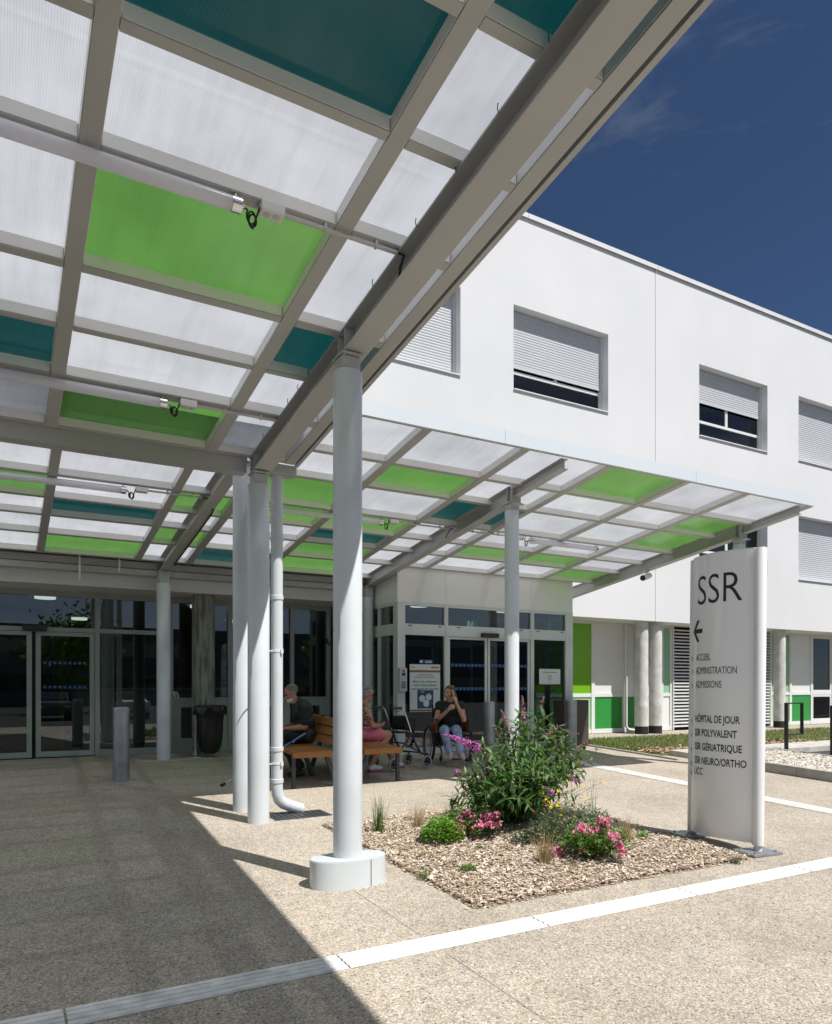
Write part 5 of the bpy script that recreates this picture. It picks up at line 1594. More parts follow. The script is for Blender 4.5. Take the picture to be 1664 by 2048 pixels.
# ================================================================== wheelchair
def ring(m, c, ax, R0, r, n=40, k=8):
    ax = Vector(ax).normalized(); a = ax.orthogonal().normalized(); b_ = ax.cross(a)
    vs_ = []; fs = []
    for i in range(n):
        t = 2 * math.pi * i / n; rd = a * math.cos(t) + b_ * math.sin(t)
        for j in range(k):
            u = 2 * math.pi * j / k; vs_.append(Vector(c) + rd * (R0 + r * math.cos(u)) + ax * (r * math.sin(u)))
    for i in range(n):
        for j in range(k): fs.append((i * k + j, ((i + 1) % n) * k + j, ((i + 1) % n) * k + (j + 1) % k, i * k + (j + 1) % k))
    m.add(vs_, fs)
def wheel(parent, c, ax, R0, tyre, spokes, tm, rimm):
    c = Vector(c); ax = Vector(ax).normalized()
    m = MB(); ring(m, c, ax, R0 - tyre, tyre); w = m.build('wheel', tm, parent, smooth=60)
    m = MB(); ring(m, c, ax, R0 - 2 * tyre - .004, .009, 36, 6)
    a = ax.orthogonal().normalized(); b_ = ax.cross(a)
    for i in range(spokes):
        t = 2 * math.pi * i / spokes; rd = a * math.cos(t) + b_ * math.sin(t); m.cyl(c, c + rd * (R0 - 2 * tyre), .0025 if spokes > 10 else .008, None, 5)
    m.cyl(c - ax * .03, c + ax * .03, .022, .022, 14); m.build('rim', rimm, w, smooth=40)
    return w
gC = ground_z(10.3)
FC = Frame((6.52, 10.32, gC), -CAM_YAW + R(15)); X_ = FC.rot() @ V(1, 0, 0)
wc = thing('wheelchair', 'black folding wheelchair with orange seat sides that the woman on the phone sits in', 'wheelchair', (6.52, 10.32, gC))
for s in (-1, 1):
    w = wheel(wc, FC(V(s * .33, .08, .305)), X_, .305, .023, 24, M['rubber'], M['plastic_grey'])
    m = MB(); ring(m, FC(V(s * .372, .08, .305)), X_, .262, .008, 36, 6); m.build('push_rim', M['anthracite'], w, smooth=60)
    wheel(wc, FC(V(s * .25, -.36, .095)), X_, .095, .017, 5, M['grey_rubber'], M['black_metal'])
m = MB()
for s in (-1, 1):
    m.tube([FC(V(s * .25, .16, .94)), FC(V(s * .25, .15, .50)), FC(V(s * .25, .14, .28)), FC(V(s * .25, -.30, .27)), FC(V(s * .25, -.34, .45)), FC(V(s * .25, .14, .47))], .012, 8)
    m.tube([FC(V(s * .25, -.30, .27)), FC(V(s * .25, -.36, .20)), FC(V(s * .25, -.36, .10))], .012, 8)
    m.tube([FC(V(s * .22, -.34, .45)), FC(V(s * .20, -.46, .40)), FC(V(s * .17, -.52, .14))], .011, 8)
    m.tube([FC(V(s * .25, .16, .94)), FC(V(s * .25, .26, .95))], .014, 8)
    m.tube([FC(V(s * .27, .14, .70)), FC(V(s * .27, -.20, .70)), FC(V(s * .27, -.23, .47))], .010, 8)
m.tube([FC(V(-.25, .10, .28)), FC(V(.25, -.25, .46))], .010, 8); m.tube([FC(V(.25, .10, .28)), FC(V(-.25, -.25, .46))], .010, 8)
m.build('frame', M['black_metal'], wc, smooth=50)
def obox(F_, x0, x1, y0, y1, z0, z1, b=.006):
    m = MB(); m.bevbox(x0, x1, y0, y1, z0, z1, b); m.v = [tuple(F_(Vector(p))) for p in m.v]; return m
obox(FC, -.235, .235, -.33, .14, .455, .475).build('seat', M['black_cloth'], wc)
obox(FC, -.235, .235, .135, .165, .50, .90).build('backrest', M['black_cloth'], wc)
M['orange_panel'] = paint('orange_panel', (.34, .085, .02), .5, .06, 6)
for s in (-1, 1):
    obox(FC, s * .268 - .006, s * .268 + .006, -.20, .13, .49, .68, .003).build('side_guard', M['orange_panel'], wc)
    obox(FC, s * .27 - .022, s * .27 + .022, -.22, .08, .702, .728, .008).build('armrest', M['black_metal'], wc)
    obox(FC, s * .11 - .075, s * .11 + .075, -.62, -.49, .095, .11, .003).build('footplate', M['black_metal'], wc)

# ================================================================== rollator
gR = ground_z(9.9)
FR = Frame((5.42, 10.05, gR), R(99))          # its front points to the right
Xr = FR.rot() @ V(1, 0, 0)
ro = thing('rollator', 'dark blue four-wheeled walking frame with a black bag beside the benches', 'walking frame', (5.42, 10.05, gR))
M['navy_metal'] = paint('navy_metal', (.018, .024, .06), .35, .1, 6)
for s in (-1, 1):
    wheel(ro, FR(V(s * .26, .30, .10)), Xr, .10, .017, 5, M['grey_rubber'], M['black_metal'])
    wheel(ro, FR(V(s * .24, -.36, .10)), Xr, .10, .017, 5, M['grey_rubber'], M['black_metal'])
m = MB()
for s in (-1, 1):
    m.tube([FR(V(s * .24, .30, .12)), FR(V(s * .25, .22, .26)), FR(V(s * .25, .06, .42)), FR(V(s * .25, -.05, .58))], .016, 8)
    m.tube([FR(V(s * .25, -.05, .58)), FR(V(s * .25, -.12, .40)), FR(V(s * .24, -.24, .24)), FR(V(s * .24, -.38, .22)), FR(V(s * .24, -.36, .12))], .018, 8)
    m.tube([FR(V(s * .25, .10, .40)), FR(V(s * .25, -.22, .26))], .012, 8)
m.tube([FR(V(-.25, -.22, .25)), FR(V(.25, -.22, .25))], .012, 8); m.tube([FR(V(-.25, .08, .41)), FR(V(.25, .08, .41))], .012, 8)
m.build('frame', M['navy_metal'], ro, smooth=50)
m = MB()
for s in (-1, 1): m.tube([FR(V(s * .25, -.05, .55)), FR(V(s * .25, .05, .80)), FR(V(s * .25, .10, .92)), FR(V(s * .25, .16, .955))], .011, 8)
m.build('handle_tube', M['chrome'], ro, smooth=50)
for s in (-1, 1):
    m = MB(); m.cyl(FR(V(s * .25, .15, .955)), FR(V(s * .25, .33, .945)), .018, .02, 12); m.tube([FR(V(s * .25, .14, .93)), FR(V(s * .25, .22, .90)), FR(V(s * .25, .34, .89))], .007, 6); m.build('handle', M['black_metal'], ro, smooth=40)
m = MB(); m.tube([FR(V(.25, .12, .92)), FR(V(.27, -.05, .90)), FR(V(.27, -.10, .70)), FR(V(.25, -.05, .40))], .004, 6); m.build('brake_cable', M['rubber'], ro)
obox(FR, -.20, .20, -.20, .02, .60, .82, .04).build('bag', M['black_cloth'], ro)
obox(FR, -.21, .21, -.02, .16, .56, .585, .01).build('seat', M['black_metal'], ro)
# ================================================================== planting bed
BX0, BX1, BY0, BY1 = 2.83, 5.74, 4.14, 6.92
M['mulch_soil'] = paint('mulch_bed_soil', (.20, .145, .10), .95, .3, 6, bump=.02, bscale=30)
m = MB()
n = 14
vs_ = []; fs = []
rnd = random.Random(11)
for j in range(n + 1):
    for i in range(n + 1):
        x = BX0 + (BX1 - BX0) * i / n; y = BY0 + (BY1 - BY0) * j / n
        e = min(i, j, n - i, n - j)
        vs_.append((x, y, ground_z(y) + (.004 if e == 0 else .018 + .012 * rnd.random() + .03 * min(e, 4) / 4)))
for j in range(n):
    for i in range(n): a = j * (n + 1) + i; fs.append((a, a + 1, a + n + 2, a + n + 1))
m.add(vs_, fs); structure(m.build('planting_bed_soil', M['mulch_soil'], smooth='raw'))
def bed_z(x, y):
    e = min(x - BX0, BX1 - x, y - BY0, BY1 - y)
    return ground_z(y) + .022 + .032 * min(1, max(0, e) / .8)
M['chips'] = islands('bark_chips', [(0, (.26, .18, .11)), (.12, (.46, .34, .23)), (.32, (.60, .49, .38)), (.52, (.68, .60, .50)), (.72, (.52, .45, .38)), (.9, (.74, .68, .60)), (1.0, (.36, .26, .17))], .85, .2, bump=.004)
rnd = random.Random(3)
vs_ = []; fs = []
for k in range(26000):
    x = rnd.uniform(BX0 - .01, BX1 + .01); y = rnd.uniform(BY0 - .01, BY1 + .01)
    if rnd.random() < .012:
        x += rnd.uniform(-.12, .12); y += rnd.uniform(-.10, .12)
    L = rnd.uniform(.009, .040) * (1 if rnd.random() < .85 else 1.5); W = L * rnd.uniform(.22, .5); T = rnd.uniform(.002, .007)
    q = Matrix.Rotation(rnd.uniform(0, 6.28), 3, 'Z') @ Matrix.Rotation(rnd.gauss(0, .24), 3, 'Y') @ Matrix.Rotation(rnd.gauss(0, .24), 3, 'X')
    z = bed_z(x, y) + rnd.uniform(-.006, .022)
    if not (BX0 < x < BX1 and BY0 < y < BY1): z = ground_z(y) + T + .002
    b = len(vs_)
    sk = rnd.uniform(-.3, .3)
    out = [(-L * .5, -W * .5 * rnd.uniform(.3, 1)), (L * .1, -W * .5), (L * .5, -W * .3 * rnd.uniform(.2, 1.2)), (L * .45, W * .5 * rnd.uniform(.4, 1)), (-L * .1, W * .5), (-L * .48, W * .3)]
    bend = rnd.uniform(-.12, .12)
    for s in (-1, 1):
        for (u, v) in out: vs_.append(Vector((x, y, z)) + q @ Vector((u, v + sk * u * .3, s * T * .5 + bend * abs(u))))
    fs += [tuple(b + i for i in (5, 4, 3, 2, 1, 0)), tuple(b + 6 + i for i in range(6))] + [(b + i, b + (i + 1) % 6, b + 6 + (i + 1) % 6, b + 6 + i) for i in range(6)]
m = MB(); m.v = [tuple(p) for p in vs_]; m.f = fs; m.mi = [0] * len(fs)
stuff(m.build('bark_mulch', M['chips'], smooth='raw'), 'pale bark chips covering the planting bed', 'mulch')

# ------------------------------------------------------------------ leaves and blades
class Leafy:
    def __init__(self): self.v = []; self.f = []
    def leaf(self, p, d, up, L, W, droop=.5, fold=.25, seg=4):
        """lance-shaped folded leaf along d, bending down towards its tip"""
        p = Vector(p); d = Vector(d).normalized(); up = Vector(up)
        s = d.cross(up); s = s.normalized() if s.length > 1e-4 else d.orthogonal().normalized()
        u = s.cross(d).normalized(); b = len(self.v)
        pos = p.copy(); ang = 0
        rows = []
        for i in range(seg + 1):
            t = i / seg; w = W * .5 * (math.sin(math.pi * (t ** .75)) * .97 + (.03 if i < seg else 0))
            dd = d * math.cos(ang) - u * math.sin(ang); uu = u * math.cos(ang) + d * math.sin(ang)
            rows.append((pos - s * w + uu * fold * w, pos.copy(), pos + s * w + uu * fold * w))
            pos = pos + dd * (L / seg); ang += droop / seg
        for r in rows: self.v += list(r)
        for i in range(seg):
            a = b + i * 3
            self.f += [(a, a + 1, a + 4, a + 3), (a + 1, a + 2, a + 5, a + 4)]
    def round_leaf(self, p, nrm, r, rnd):
        p = Vector(p); n_ = Vector(nrm).normalized(); a = n_.orthogonal().normalized(); c = n_.cross(a); t0 = rnd.uniform(0, 6.28)
        b = len(self.v); k = 6
        self.v.append(p + n_ * r * .15)
        for i in range(k):
            t = t0 + 2 * math.pi * i / k; rr = r * rnd.uniform(.75, 1.1); self.v.append(p + a * rr * math.cos(t) + c * rr * math.sin(t))
        for i in range(k): self.f.append((b, b + 1 + i, b + 1 + (i + 1) % k))
    def blade(self, p, d, L, W, droop, seg=5):
        p = Vector(p); d = Vector(d).normalized(); h = Vector((d.x, d.y, 0)); h = h.normalized() if h.length > 1e-4 else Vector((1, 0, 0))
        s = h.cross(Vector((0, 0, 1))); b = len(self.v); pos = p.copy(); el = math.asin(max(-1, min(1, d.z)))
        for i in range(seg + 1):
            t = i / seg; w = W * .5 * (1 - t ** 1.5)
            self.v += [pos - s * w, pos + s * w]
            dd = h * math.cos(el) + Vector((0, 0, math.sin(el))); pos = pos + dd * (L / seg); el -= droop / seg * (.4 + 1.2 * t)
        for i in range(seg): a = b + 2 * i; self.f.append((a, a + 1, a + 3, a + 2))
    def build(self, name, mat, parent):
        m = MB(); m.v = [tuple(p) for p in self.v]; m.f = self.f; m.mi = [0] * len(self.f)
        return m.build(name, mat, parent, smooth='raw')
M['bud_leaf'] = islands('butterfly_bush_leaf', [(0, (.026, .072, .020)), (.3, (.048, .125, .030)), (.6, (.085, .18, .045)), (.85, (.15, .24, .085)), (1, (.24, .30, .17))], .48, .4, .30, (1.2, 1.5, .6))
M['stem'] = paint('green_brown_stem', (.14, .13, .055), .7, .2, 9)
M['woody'] = paint('woody_stem', (.12, .085, .055), .85, .2, 9)
M['magenta'] = islands('magenta_florets', [(0, (.42, .05, .32)), (.5, (.58, .13, .48)), (1, (.68, .28, .60))], .6, .3, .25, (1.2, .8, 1.2))
M['faded'] = islands('faded_florets', [(0, (.15, .07, .08)), (.5, (.24, .11, .15)), (1, (.32, .19, .20))], .8, .2)
M['rose_leaf'] = islands('rose_leaf', [(0, (.035, .10, .015)), (.45, (.07, .17, .02)), (.8, (.13, .25, .03)), (1, (.20, .32, .05))], .4, .45, .28, (1.3, 1.5, .5))
M['lime_leaf'] = islands('bright_green_leaf', [(0, (.08, .20, .02)), (.5, (.15, .32, .03)), (1, (.24, .42, .06))], .45, .4, .3, (1.3, 1.5, .5))
M['rose_pink'] = islands('rose_petals', [(0, (.70, .16, .34)), (.4, (.80, .33, .50)), (.75, (.86, .52, .64)), (1, (.88, .70, .74))], .6, .3, .3, (1.1, .7, .7))
M['yellow'] = islands('yellow_petals', [(0, (.62, .42, .01)), (1, (.75, .60, .04))], .6, .3, .2)
M['dry_grass'] = islands('dry_grass', [(0, (.26, .18, .085)), (.5, (.42, .31, .16)), (1, (.52, .42, .25))], .8, .2, .25)
M['fresh_grass'] = islands('fresh_grass', [(0, (.05, .12, .03)), (.5, (.11, .20, .05)), (1, (.24, .28, .10))], .6, .3, .3, (1.2, 1.4, .6))
M['silver_leaf'] = islands('grey_green_leaf', [(0, (.045, .085, .04)), (.5, (.09, .13, .07)), (1, (.20, .24, .16))], .6, .3, .2)

# --- butterfly bush
rnd = random.Random(21)
base = on_ground(1025, 1655); base.z = bed_z(base.x, base.y)
bush = thing('butterfly_bush', 'tall leafy butterfly bush with purple and fading flower spikes in the middle of the bed', 'shrub', base)
lf = Leafy(); st = MB()
def stem_path(p0, p1, bow, n=10):
    p0 = Vector(p0); p1 = Vector(p1); out_ = []
    for i in range(n + 1):
        t = i / n; p = p0.lerp(p1, t); p.z += bow * math.sin(math.pi * t) ; out_.append(p)
    return out_
spikes = []
def dress(path, r0, t_from=.2, dens=1.0, size=1.0):
    """leaf pairs along a stem"""
    st.tube(path, [r0 * (1 - .75 * i / (len(path) - 1)) for i in range(len(path))], 5)
    L = sum((path[i + 1] - path[i]).length for i in range(len(path) - 1))
    k = int(L / .060 * dens); ph = rnd.uniform(0, 3)
    for q in range(k):
        t = t_from + (1 - t_from) * (q + .5) / k
        f_ = t * (len(path) - 1); i = min(int(f_), len(path) - 2); p = path[i].lerp(path[i + 1], f_ - i); d = (path[i + 1] - path[i]).normalized()
        a = d.orthogonal().normalized(); c = d.cross(a); an = ph + q * 1.57
        for s in (0, math.pi):
            if rnd.random() < .1: continue
            o = a * math.cos(an + s) + c * math.sin(an + s)
            o = (o + d * rnd.uniform(.25, .75) + Vector((0, 0, rnd.uniform(-.1, .35)))).normalized()
            ln = size * rnd.uniform(.11, .195) * (1 - .35 * max(0, t - .6) / .4)
            lf.leaf(p, o, Vector((0, 0, 1)) + Vector((rnd.uniform(-.4, .4), rnd.uniform(-.4, .4), 0)), ln, ln * rnd.uniform(.22, .30), rnd.uniform(.4, 1.3), rnd.uniform(.1, .4))
def tip(px, py, t): return at(px, py, t)
# main stems run to tips read off the photograph, at several depths
targets = [(1045, 1432, 7.45), (1012, 1470, 7.2), (1095, 1480, 7.6), (1115, 1500, 7.3), (1075, 1440, 7.8), (960, 1512, 7.35), (990, 1495, 7.8), (945, 1560, 7.1), (925, 1580, 7.5), (915, 1555, 7.2),
           (1150, 1530, 7.5), (1130, 1545, 7.1), (1160, 1560, 7.8), (905, 1600, 7.4), (930, 1610, 6.9), (985, 1540, 6.8), (1050, 1500, 6.9), (1080, 1530, 6.85), (1020, 1560, 6.7), (1100, 1590, 6.8), (970, 1590, 6.7), (1050, 1460, 7.9), (1110, 1460, 7.7), (1000, 1520, 7.6), (1065, 1570, 7.0), (1120, 1560, 7.7), (950, 1530, 7.9), (1170, 1500, 7.7), (1030, 1440, 7.2), (1140, 1480, 7.6)]
for (px, py, t) in targets:
    tp = tip(px, py, t); b0 = base + Vector((rnd.uniform(-.10, .10), rnd.uniform(-.10, .10), 0))
    path = stem_path(b0, tp, rnd.uniform(.06, .16)); dress(path, .009, .12, 1.0)
    for _ in range(3):       # side shoots
        i = rnd.randint(3, 8); q0 = path[i]; d = (path[i] - path[i - 1]).normalized()
        e = q0 + (d * .6 + Vector((rnd.uniform(-1, 1), rnd.uniform(-1, 1), rnd.uniform(-.1, .7)))).normalized() * rnd.uniform(.14, .30)
        dress(stem_path(q0, e, .03, 5), .005, .1, 1.0, .85)
for (px, py, t) in [(905, 1590, 7.2), (920, 1545, 7.7), (1185, 1520, 7.4), (1165, 1545, 7.1), (1195, 1500, 7.6), (930, 1620, 7.0), (900, 1625, 7.5), (1130, 1590, 7.3), (1010, 1600, 6.6), (960, 1620, 6.7), (1060, 1610, 6.7), (1000, 1500, 7.0), (1080, 1500, 7.1), (940, 1590, 6.9), (1045, 1540, 6.6), (985, 1570, 6.6), (1100, 1540, 6.9), (1035, 1480, 7.5), (1060, 1420, 7.6), (1125, 1455, 7.4)]:
    b0 = base + Vector((rnd.uniform(-.10, .10), rnd.uniform(-.10, .10), 0)); path = stem_path(b0, at(px, py, t), rnd.uniform(.05, .14)); dress(path, .008, .1, 1.05)
    for _ in range(2):
        i = rnd.randint(3, 8); e = path[i] + Vector((rnd.uniform(-1, 1), rnd.uniform(-1, 1), rnd.uniform(-.1, .7))).normalized() * rnd.uniform(.14, .28); dress(stem_path(path[i], e, .03, 5), .005, .1, 1.0, .85)
for _ in range(18):           # low skirt
    a = rnd.uniform(0, 6.28); e = base + Vector((math.cos(a) * rnd.uniform(.25, .5), math.sin(a) * rnd.uniform(.25, .5), rnd.uniform(.18, .5)))
    dress(stem_path(base, e, .08, 6), .007, .2, 1.1)
foliage = lf.build('foliage', M['bud_leaf'], bush); st.build('stems', M['stem'], bush, smooth=60)
def spike(p0, p1, r, mat, n, fl=.0085):
    """flower panicle: many small four-petalled florets on a tapering spike"""
    p0 = Vector(p0); p1 = Vector(p1); d = (p1 - p0); dn = d.normalized(); a = dn.orthogonal().normalized(); c = dn.cross(a); L = Leafy()
    for k in range(n):
        t = rnd.random() ** 1.15; R_ = r * (1 - t) ** .75 + .004; th = rnd.uniform(0, 6.28); rr = R_ * math.sqrt(rnd.uniform(.35, 1))
        o = a * math.cos(th) + c * math.sin(th); p = p0 + d * t + o * rr + Vector((0, 0, -.12 * t * t * d.length))
        L.round_leaf(p, o + dn * .3 + Vector((rnd.uniform(-.4, .4), rnd.uniform(-.4, .4), rnd.uniform(-.2, .4))), fl * rnd.uniform(.7, 1.25), rnd)
    o = L.build('flower_spike', M[mat], bush)
    s = MB(); s.tube([p0 - dn * .05, p0, p0 + d * .5, p0 + d * .97 + Vector((0, 0, -.10 * d.length))], [.004, .004, .003, .0015], 5); s.build('stalk', M['stem'], o)
for (a, b_, t, r, mat, n) in [((958, 1497), (886, 1459), 7.3, .050, 'magenta', 330), ((1046, 1440), (1044, 1385), 7.45, .034, 'faded', 150), ((1047, 1446), (1044, 1415), 7.44, .040, 'magenta', 90), ((1018, 1466), (1002, 1412), 7.2, .034, 'faded', 170), ((1092, 1472), (1130, 1443), 7.6, .034, 'faded', 170), ((1120, 1478), (1160, 1462), 7.6, .018, 'faded', 60),
                              ((1098, 1562), (1168, 1518), 7.5, .040, 'faded', 230), ((1126, 1553), (1163, 1561), 7.55, .042, 'magenta', 140), ((916, 1549), (912, 1541), 7.2, .044, 'magenta', 70), ((1094, 1568), (1100, 1560), 7.4, .03, 'magenta', 40), ((975, 1515), (962, 1492), 7.3, .024, 'faded', 80), ((968, 1560), (978, 1520), 7.0, .020, 'faded', 70), ((1080, 1415), (1088, 1390), 7.7, .016, 'faded', 60), ((1150, 1500), (1190, 1470), 7.5, .022, 'faded', 90), ((935, 1560), (908, 1530), 7.3, .02, 'faded', 70), ((1105, 1590), (1090, 1572), 7.0, .035, 'magenta', 60), ((1000, 1478), (985, 1445), 7.5, .022, 'faded', 80)]:
    p0 = at(*a, t); p1 = at(*b_, t)
    spike(p0, p1, r, mat, n)

# --- pink ground roses
def rose(px, py, hw, hh, dens, label, flowers, seed, lime=False):
    """low mound of small leaves with clusters of pink blooms"""
    rnd_ = random.Random(seed); c = on_ground(px, py); c.z = bed_z(c.x, c.y)
    o = thing('rose_bush', label, 'rose bush', c, 'pink roses in the planting bed'); t = c.x * _s + c.y * _c
    L = Leafy(); S = MB(); rx = hw * t / FPX; h = hh * t / FPX
    for k in range(int(60 * dens)):
        a = rnd_.uniform(0, 6.28); q = math.sqrt(rnd_.random()); e = c + Vector((math.cos(a) * rx * q, math.sin(a) * rx * q * .85, h * (1 - .65 * q * q) * rnd_.uniform(.55, 1.05)))
        path = stem_path(c + Vector((math.cos(a) * .04, math.sin(a) * .04, 0)), e, .03, 6); S.tube(path, .0026, 4)
        for i in range(2, 7):
            for _ in range(int(3 * dens) + 2):
                p = path[i] + Vector((rnd_.gauss(0, .03), rnd_.gauss(0, .03), rnd_.gauss(0, .022)))
                d = Vector((rnd_.uniform(-1, 1), rnd_.uniform(-1, 1), rnd_.uniform(-.2, .8)))
                ln = rnd_.uniform(.018, .034); L.leaf(p, d, Vector((rnd_.uniform(-.5, .5), rnd_.uniform(-.5, .5), 1)), ln, ln * .62, .5, .2, 3)
    L.build('foliage', M['rose_leaf'], o); S.build('stems', M['stem'], o)
    for (fx, fy, fr) in flowers:
        dt = rnd_.uniform(-.22, -.02); p = at(fx, fy, t + dt); F_ = Leafy(); fr *= 1.3
        for k in range(int(6 + fr * 1.2)):
            cc_ = p + Vector((rnd_.gauss(0, 1), rnd_.gauss(0, 1), rnd_.gauss(0, .7))) * fr * t / FPX * .42
            fn = Vector((rnd_.gauss(0, .5), -.6 + rnd_.gauss(0, .4), .7 + rnd_.gauss(0, .3))).normalized(); a = fn.orthogonal().normalized(); b_ = fn.cross(a)
            for ring_, (rr, tl, npet) in enumerate(((.023, .35, 6), (.015, .8, 5), (.009, 1.2, 4))):
                for i in range(npet):
                    th = 2 * math.pi * i / npet + ring_; dd = (a * math.cos(th) + b_ * math.sin(th)); dd = (dd * math.cos(tl) + fn * math.sin(tl))
                    F_.leaf(cc_ + fn * .003 * ring_, dd, fn, rr * rnd_.uniform(.85, 1.2), rr * 1.05, -.5, .2, 2)
        F_.build('bloom', M['rose_pink'], o)
        s = MB(); s.tube([c + Vector((0, 0, h * .3)), (c + p) / 2 + Vector((0, 0, h * .1)), p], .003, 4); s.build('bloom_stalk', M['stem'], o)
rose(944, 1684, 66, 74, 1.15, 'pink rose bush on the left of the bed, next to the bright green leafy plant', [(932, 1627, 8), (920, 1642, 9), (966, 1636, 12), (986, 1632, 11), (956, 1652, 9), (910, 1655, 7), (917, 1662, 11), (918, 1684, 8), (945, 1676, 8), (976, 1650, 8), (996, 1650, 6), (944, 1638, 5)], 5)
rose(1192, 1724, 82, 80, 1.5, 'larger pink rose bush on the right of the bed, close to the totem', [(1160, 1658, 9), (1188, 1660, 10), (1204, 1650, 15), (1180, 1670, 8), (1228, 1674, 9), (1238, 1694, 9), (1118, 1704, 11), (1245, 1705, 7), (1166, 1700, 5), (1214, 1644, 6)], 9)

def mound(name, label, cat, px, py, hw, hh, mat, seed, n, lmin, lmax, wr=.5, group=None):
    rnd_ = random.Random(seed); c = on_ground(px, py); c.z = bed_z(c.x, c.y); o = thing(name, label, cat, c, group); t = c.x * _s + c.y * _c; L = Leafy(); rx = hw * t / FPX; h = hh * t / FPX
    S = MB()
    for k in range(n):
        a = rnd_.uniform(0, 6.28); q = math.sqrt(rnd_.random()); p = c + Vector((math.cos(a) * rx * q, math.sin(a) * rx * q * .8, h * (1 - .6 * q * q) * rnd_.uniform(.25, 1.0)))
        d = Vector((math.cos(a) * q + rnd_.gauss(0, .5), math.sin(a) * q + rnd_.gauss(0, .5), rnd_.uniform(0, .9))); ln = rnd_.uniform(lmin, lmax)
        L.leaf(p, d, Vector((rnd_.uniform(-.5, .5), rnd_.uniform(-.5, .5), 1)), ln, ln * wr, .6, .2, 3)
        if k % 12 == 0: S.tube([c, (c + p) / 2 + Vector((0, 0, .02)), p], .002, 4)
    L.build('foliage', M[mat], o); S.build('stems', M['stem'], o); return o
mound('leafy_plant', 'low bright green leafy plant at the left edge of the roses', 'plant', 884, 1694, 46, 54, 'lime_leaf', 2, 1300, .018, .045, .6)
mound('leafy_plant', 'dark grey-green spreading plant behind the right-hand roses', 'plant', 1150, 1692, 96, 74, 'silver_leaf', 3, 1500, .03, .08, .22)
mound('leafy_plant', 'dark green low shoots at the foot of the butterfly bush', 'plant', 1052, 1700, 28, 30, 'silver_leaf', 4, 320, .02, .05, .4)
mound('weed', 'small green weed lying alone on the chips near the front of the bed', 'weed', 936, 1752, 17, 13, 'rose_leaf', 6, 220, .012, .028, .5)
mound('weed', 'tiny weed on the chips between the left roses and the right roses', 'weed', 958, 1711, 8, 8, 'fresh_grass', 7, 70, .012, .024, .5)
mound('weed', 'green seedling beside the right-hand roses near the totem foot', 'weed', 1285, 1685, 12, 16, 'lime_leaf', 8, 110, .016, .034, .5)
mound('weed', 'sprawling brownish weed by the left edge of the bed', 'weed', 852, 1722, 18, 10, 'dry_grass', 12, 160, .014, .03, .3)

def tuft(label, px, py, h, spread, n, mat, seed, w=.004, lean=0.0, seeds=False):
    rnd_ = random.Random(seed); c = on_ground(px, py); c.z = bed_z(c.x, c.y) if BX0 < c.x < BX1 and BY0 < c.y < BY1 else ground_z(c.y)
    o = thing('grass_tuft', label, 'grass tuft', c, 'ornamental grasses in the planting bed'); t = c.x * _s + c.y * _c; H = h * t / FPX; L = Leafy()
    for k in range(n):
        a = rnd_.uniform(0, 6.28); q = rnd_.random() ** .7 * spread
        d = Vector((math.cos(a) * q + lean, math.sin(a) * q, 1)); L.blade(c + Vector((rnd_.gauss(0, .025), rnd_.gauss(0, .025), 0)), d, H * rnd_.uniform(.45, 1.15), w * rnd_.uniform(.6, 1.3), rnd_.uniform(.1, .9) * (.4 + q), 5)
        if seeds and k % 3 == 0:
            e = L.v[-1]
            for _ in range(5): L.blade(e + Vector((rnd_.gauss(0, .006), rnd_.gauss(0, .006), rnd_.uniform(-.05, 0))), Vector((rnd_.gauss(0, .4), rnd_.gauss(0, .4), 1)), .022, .003, .2, 2)
    L.build('blades', M[mat], o); return o
tuft('upright yellow-green grass tuft just right of the near column', 757, 1672, 78, .22, 130, 'fresh_grass', 1, .0045)
tuft('dry straw-coloured grass tuft behind the bright green plant', 838, 1664, 62, .8, 150, 'dry_grass', 2, .003, .1)
tuft('brown dry grass at the left foot of the butterfly bush', 903, 1650, 55, .7, 120, 'dry_grass', 3, .003)
tuft('pale dry grass clump in front of the right-hand roses', 1088, 1738, 66, .55, 190, 'dry_grass', 4, .0045, .05)
tuft('green grass blades arching over the pale clump', 1100, 1700, 72, .75, 130, 'fresh_grass', 5, .006, .15)
tuft('dry grass between the yellow flowers and the right-hand roses', 1112, 1655, 48, .9, 140, 'dry_grass', 6, .003)
tuft('green and straw grass on the right of the larger roses', 1252, 1692, 62, .8, 150, 'dry_grass', 7, .004, .1)
tuft('short green grass on the chips near the left corner of the bed', 848, 1760, 26, .8, 90, 'fresh_grass', 8, .003)
tuft('tall thin seeding grass stems to the right of the yellow flowers', 1186, 1650, 130, .22, 16, 'fresh_grass', 9, .003, .02, True)
tuft('small silvery tuft outside the bed by the near totem plate', 1470, 1727, 20, .9, 80, 'silver_leaf', 10, .004)
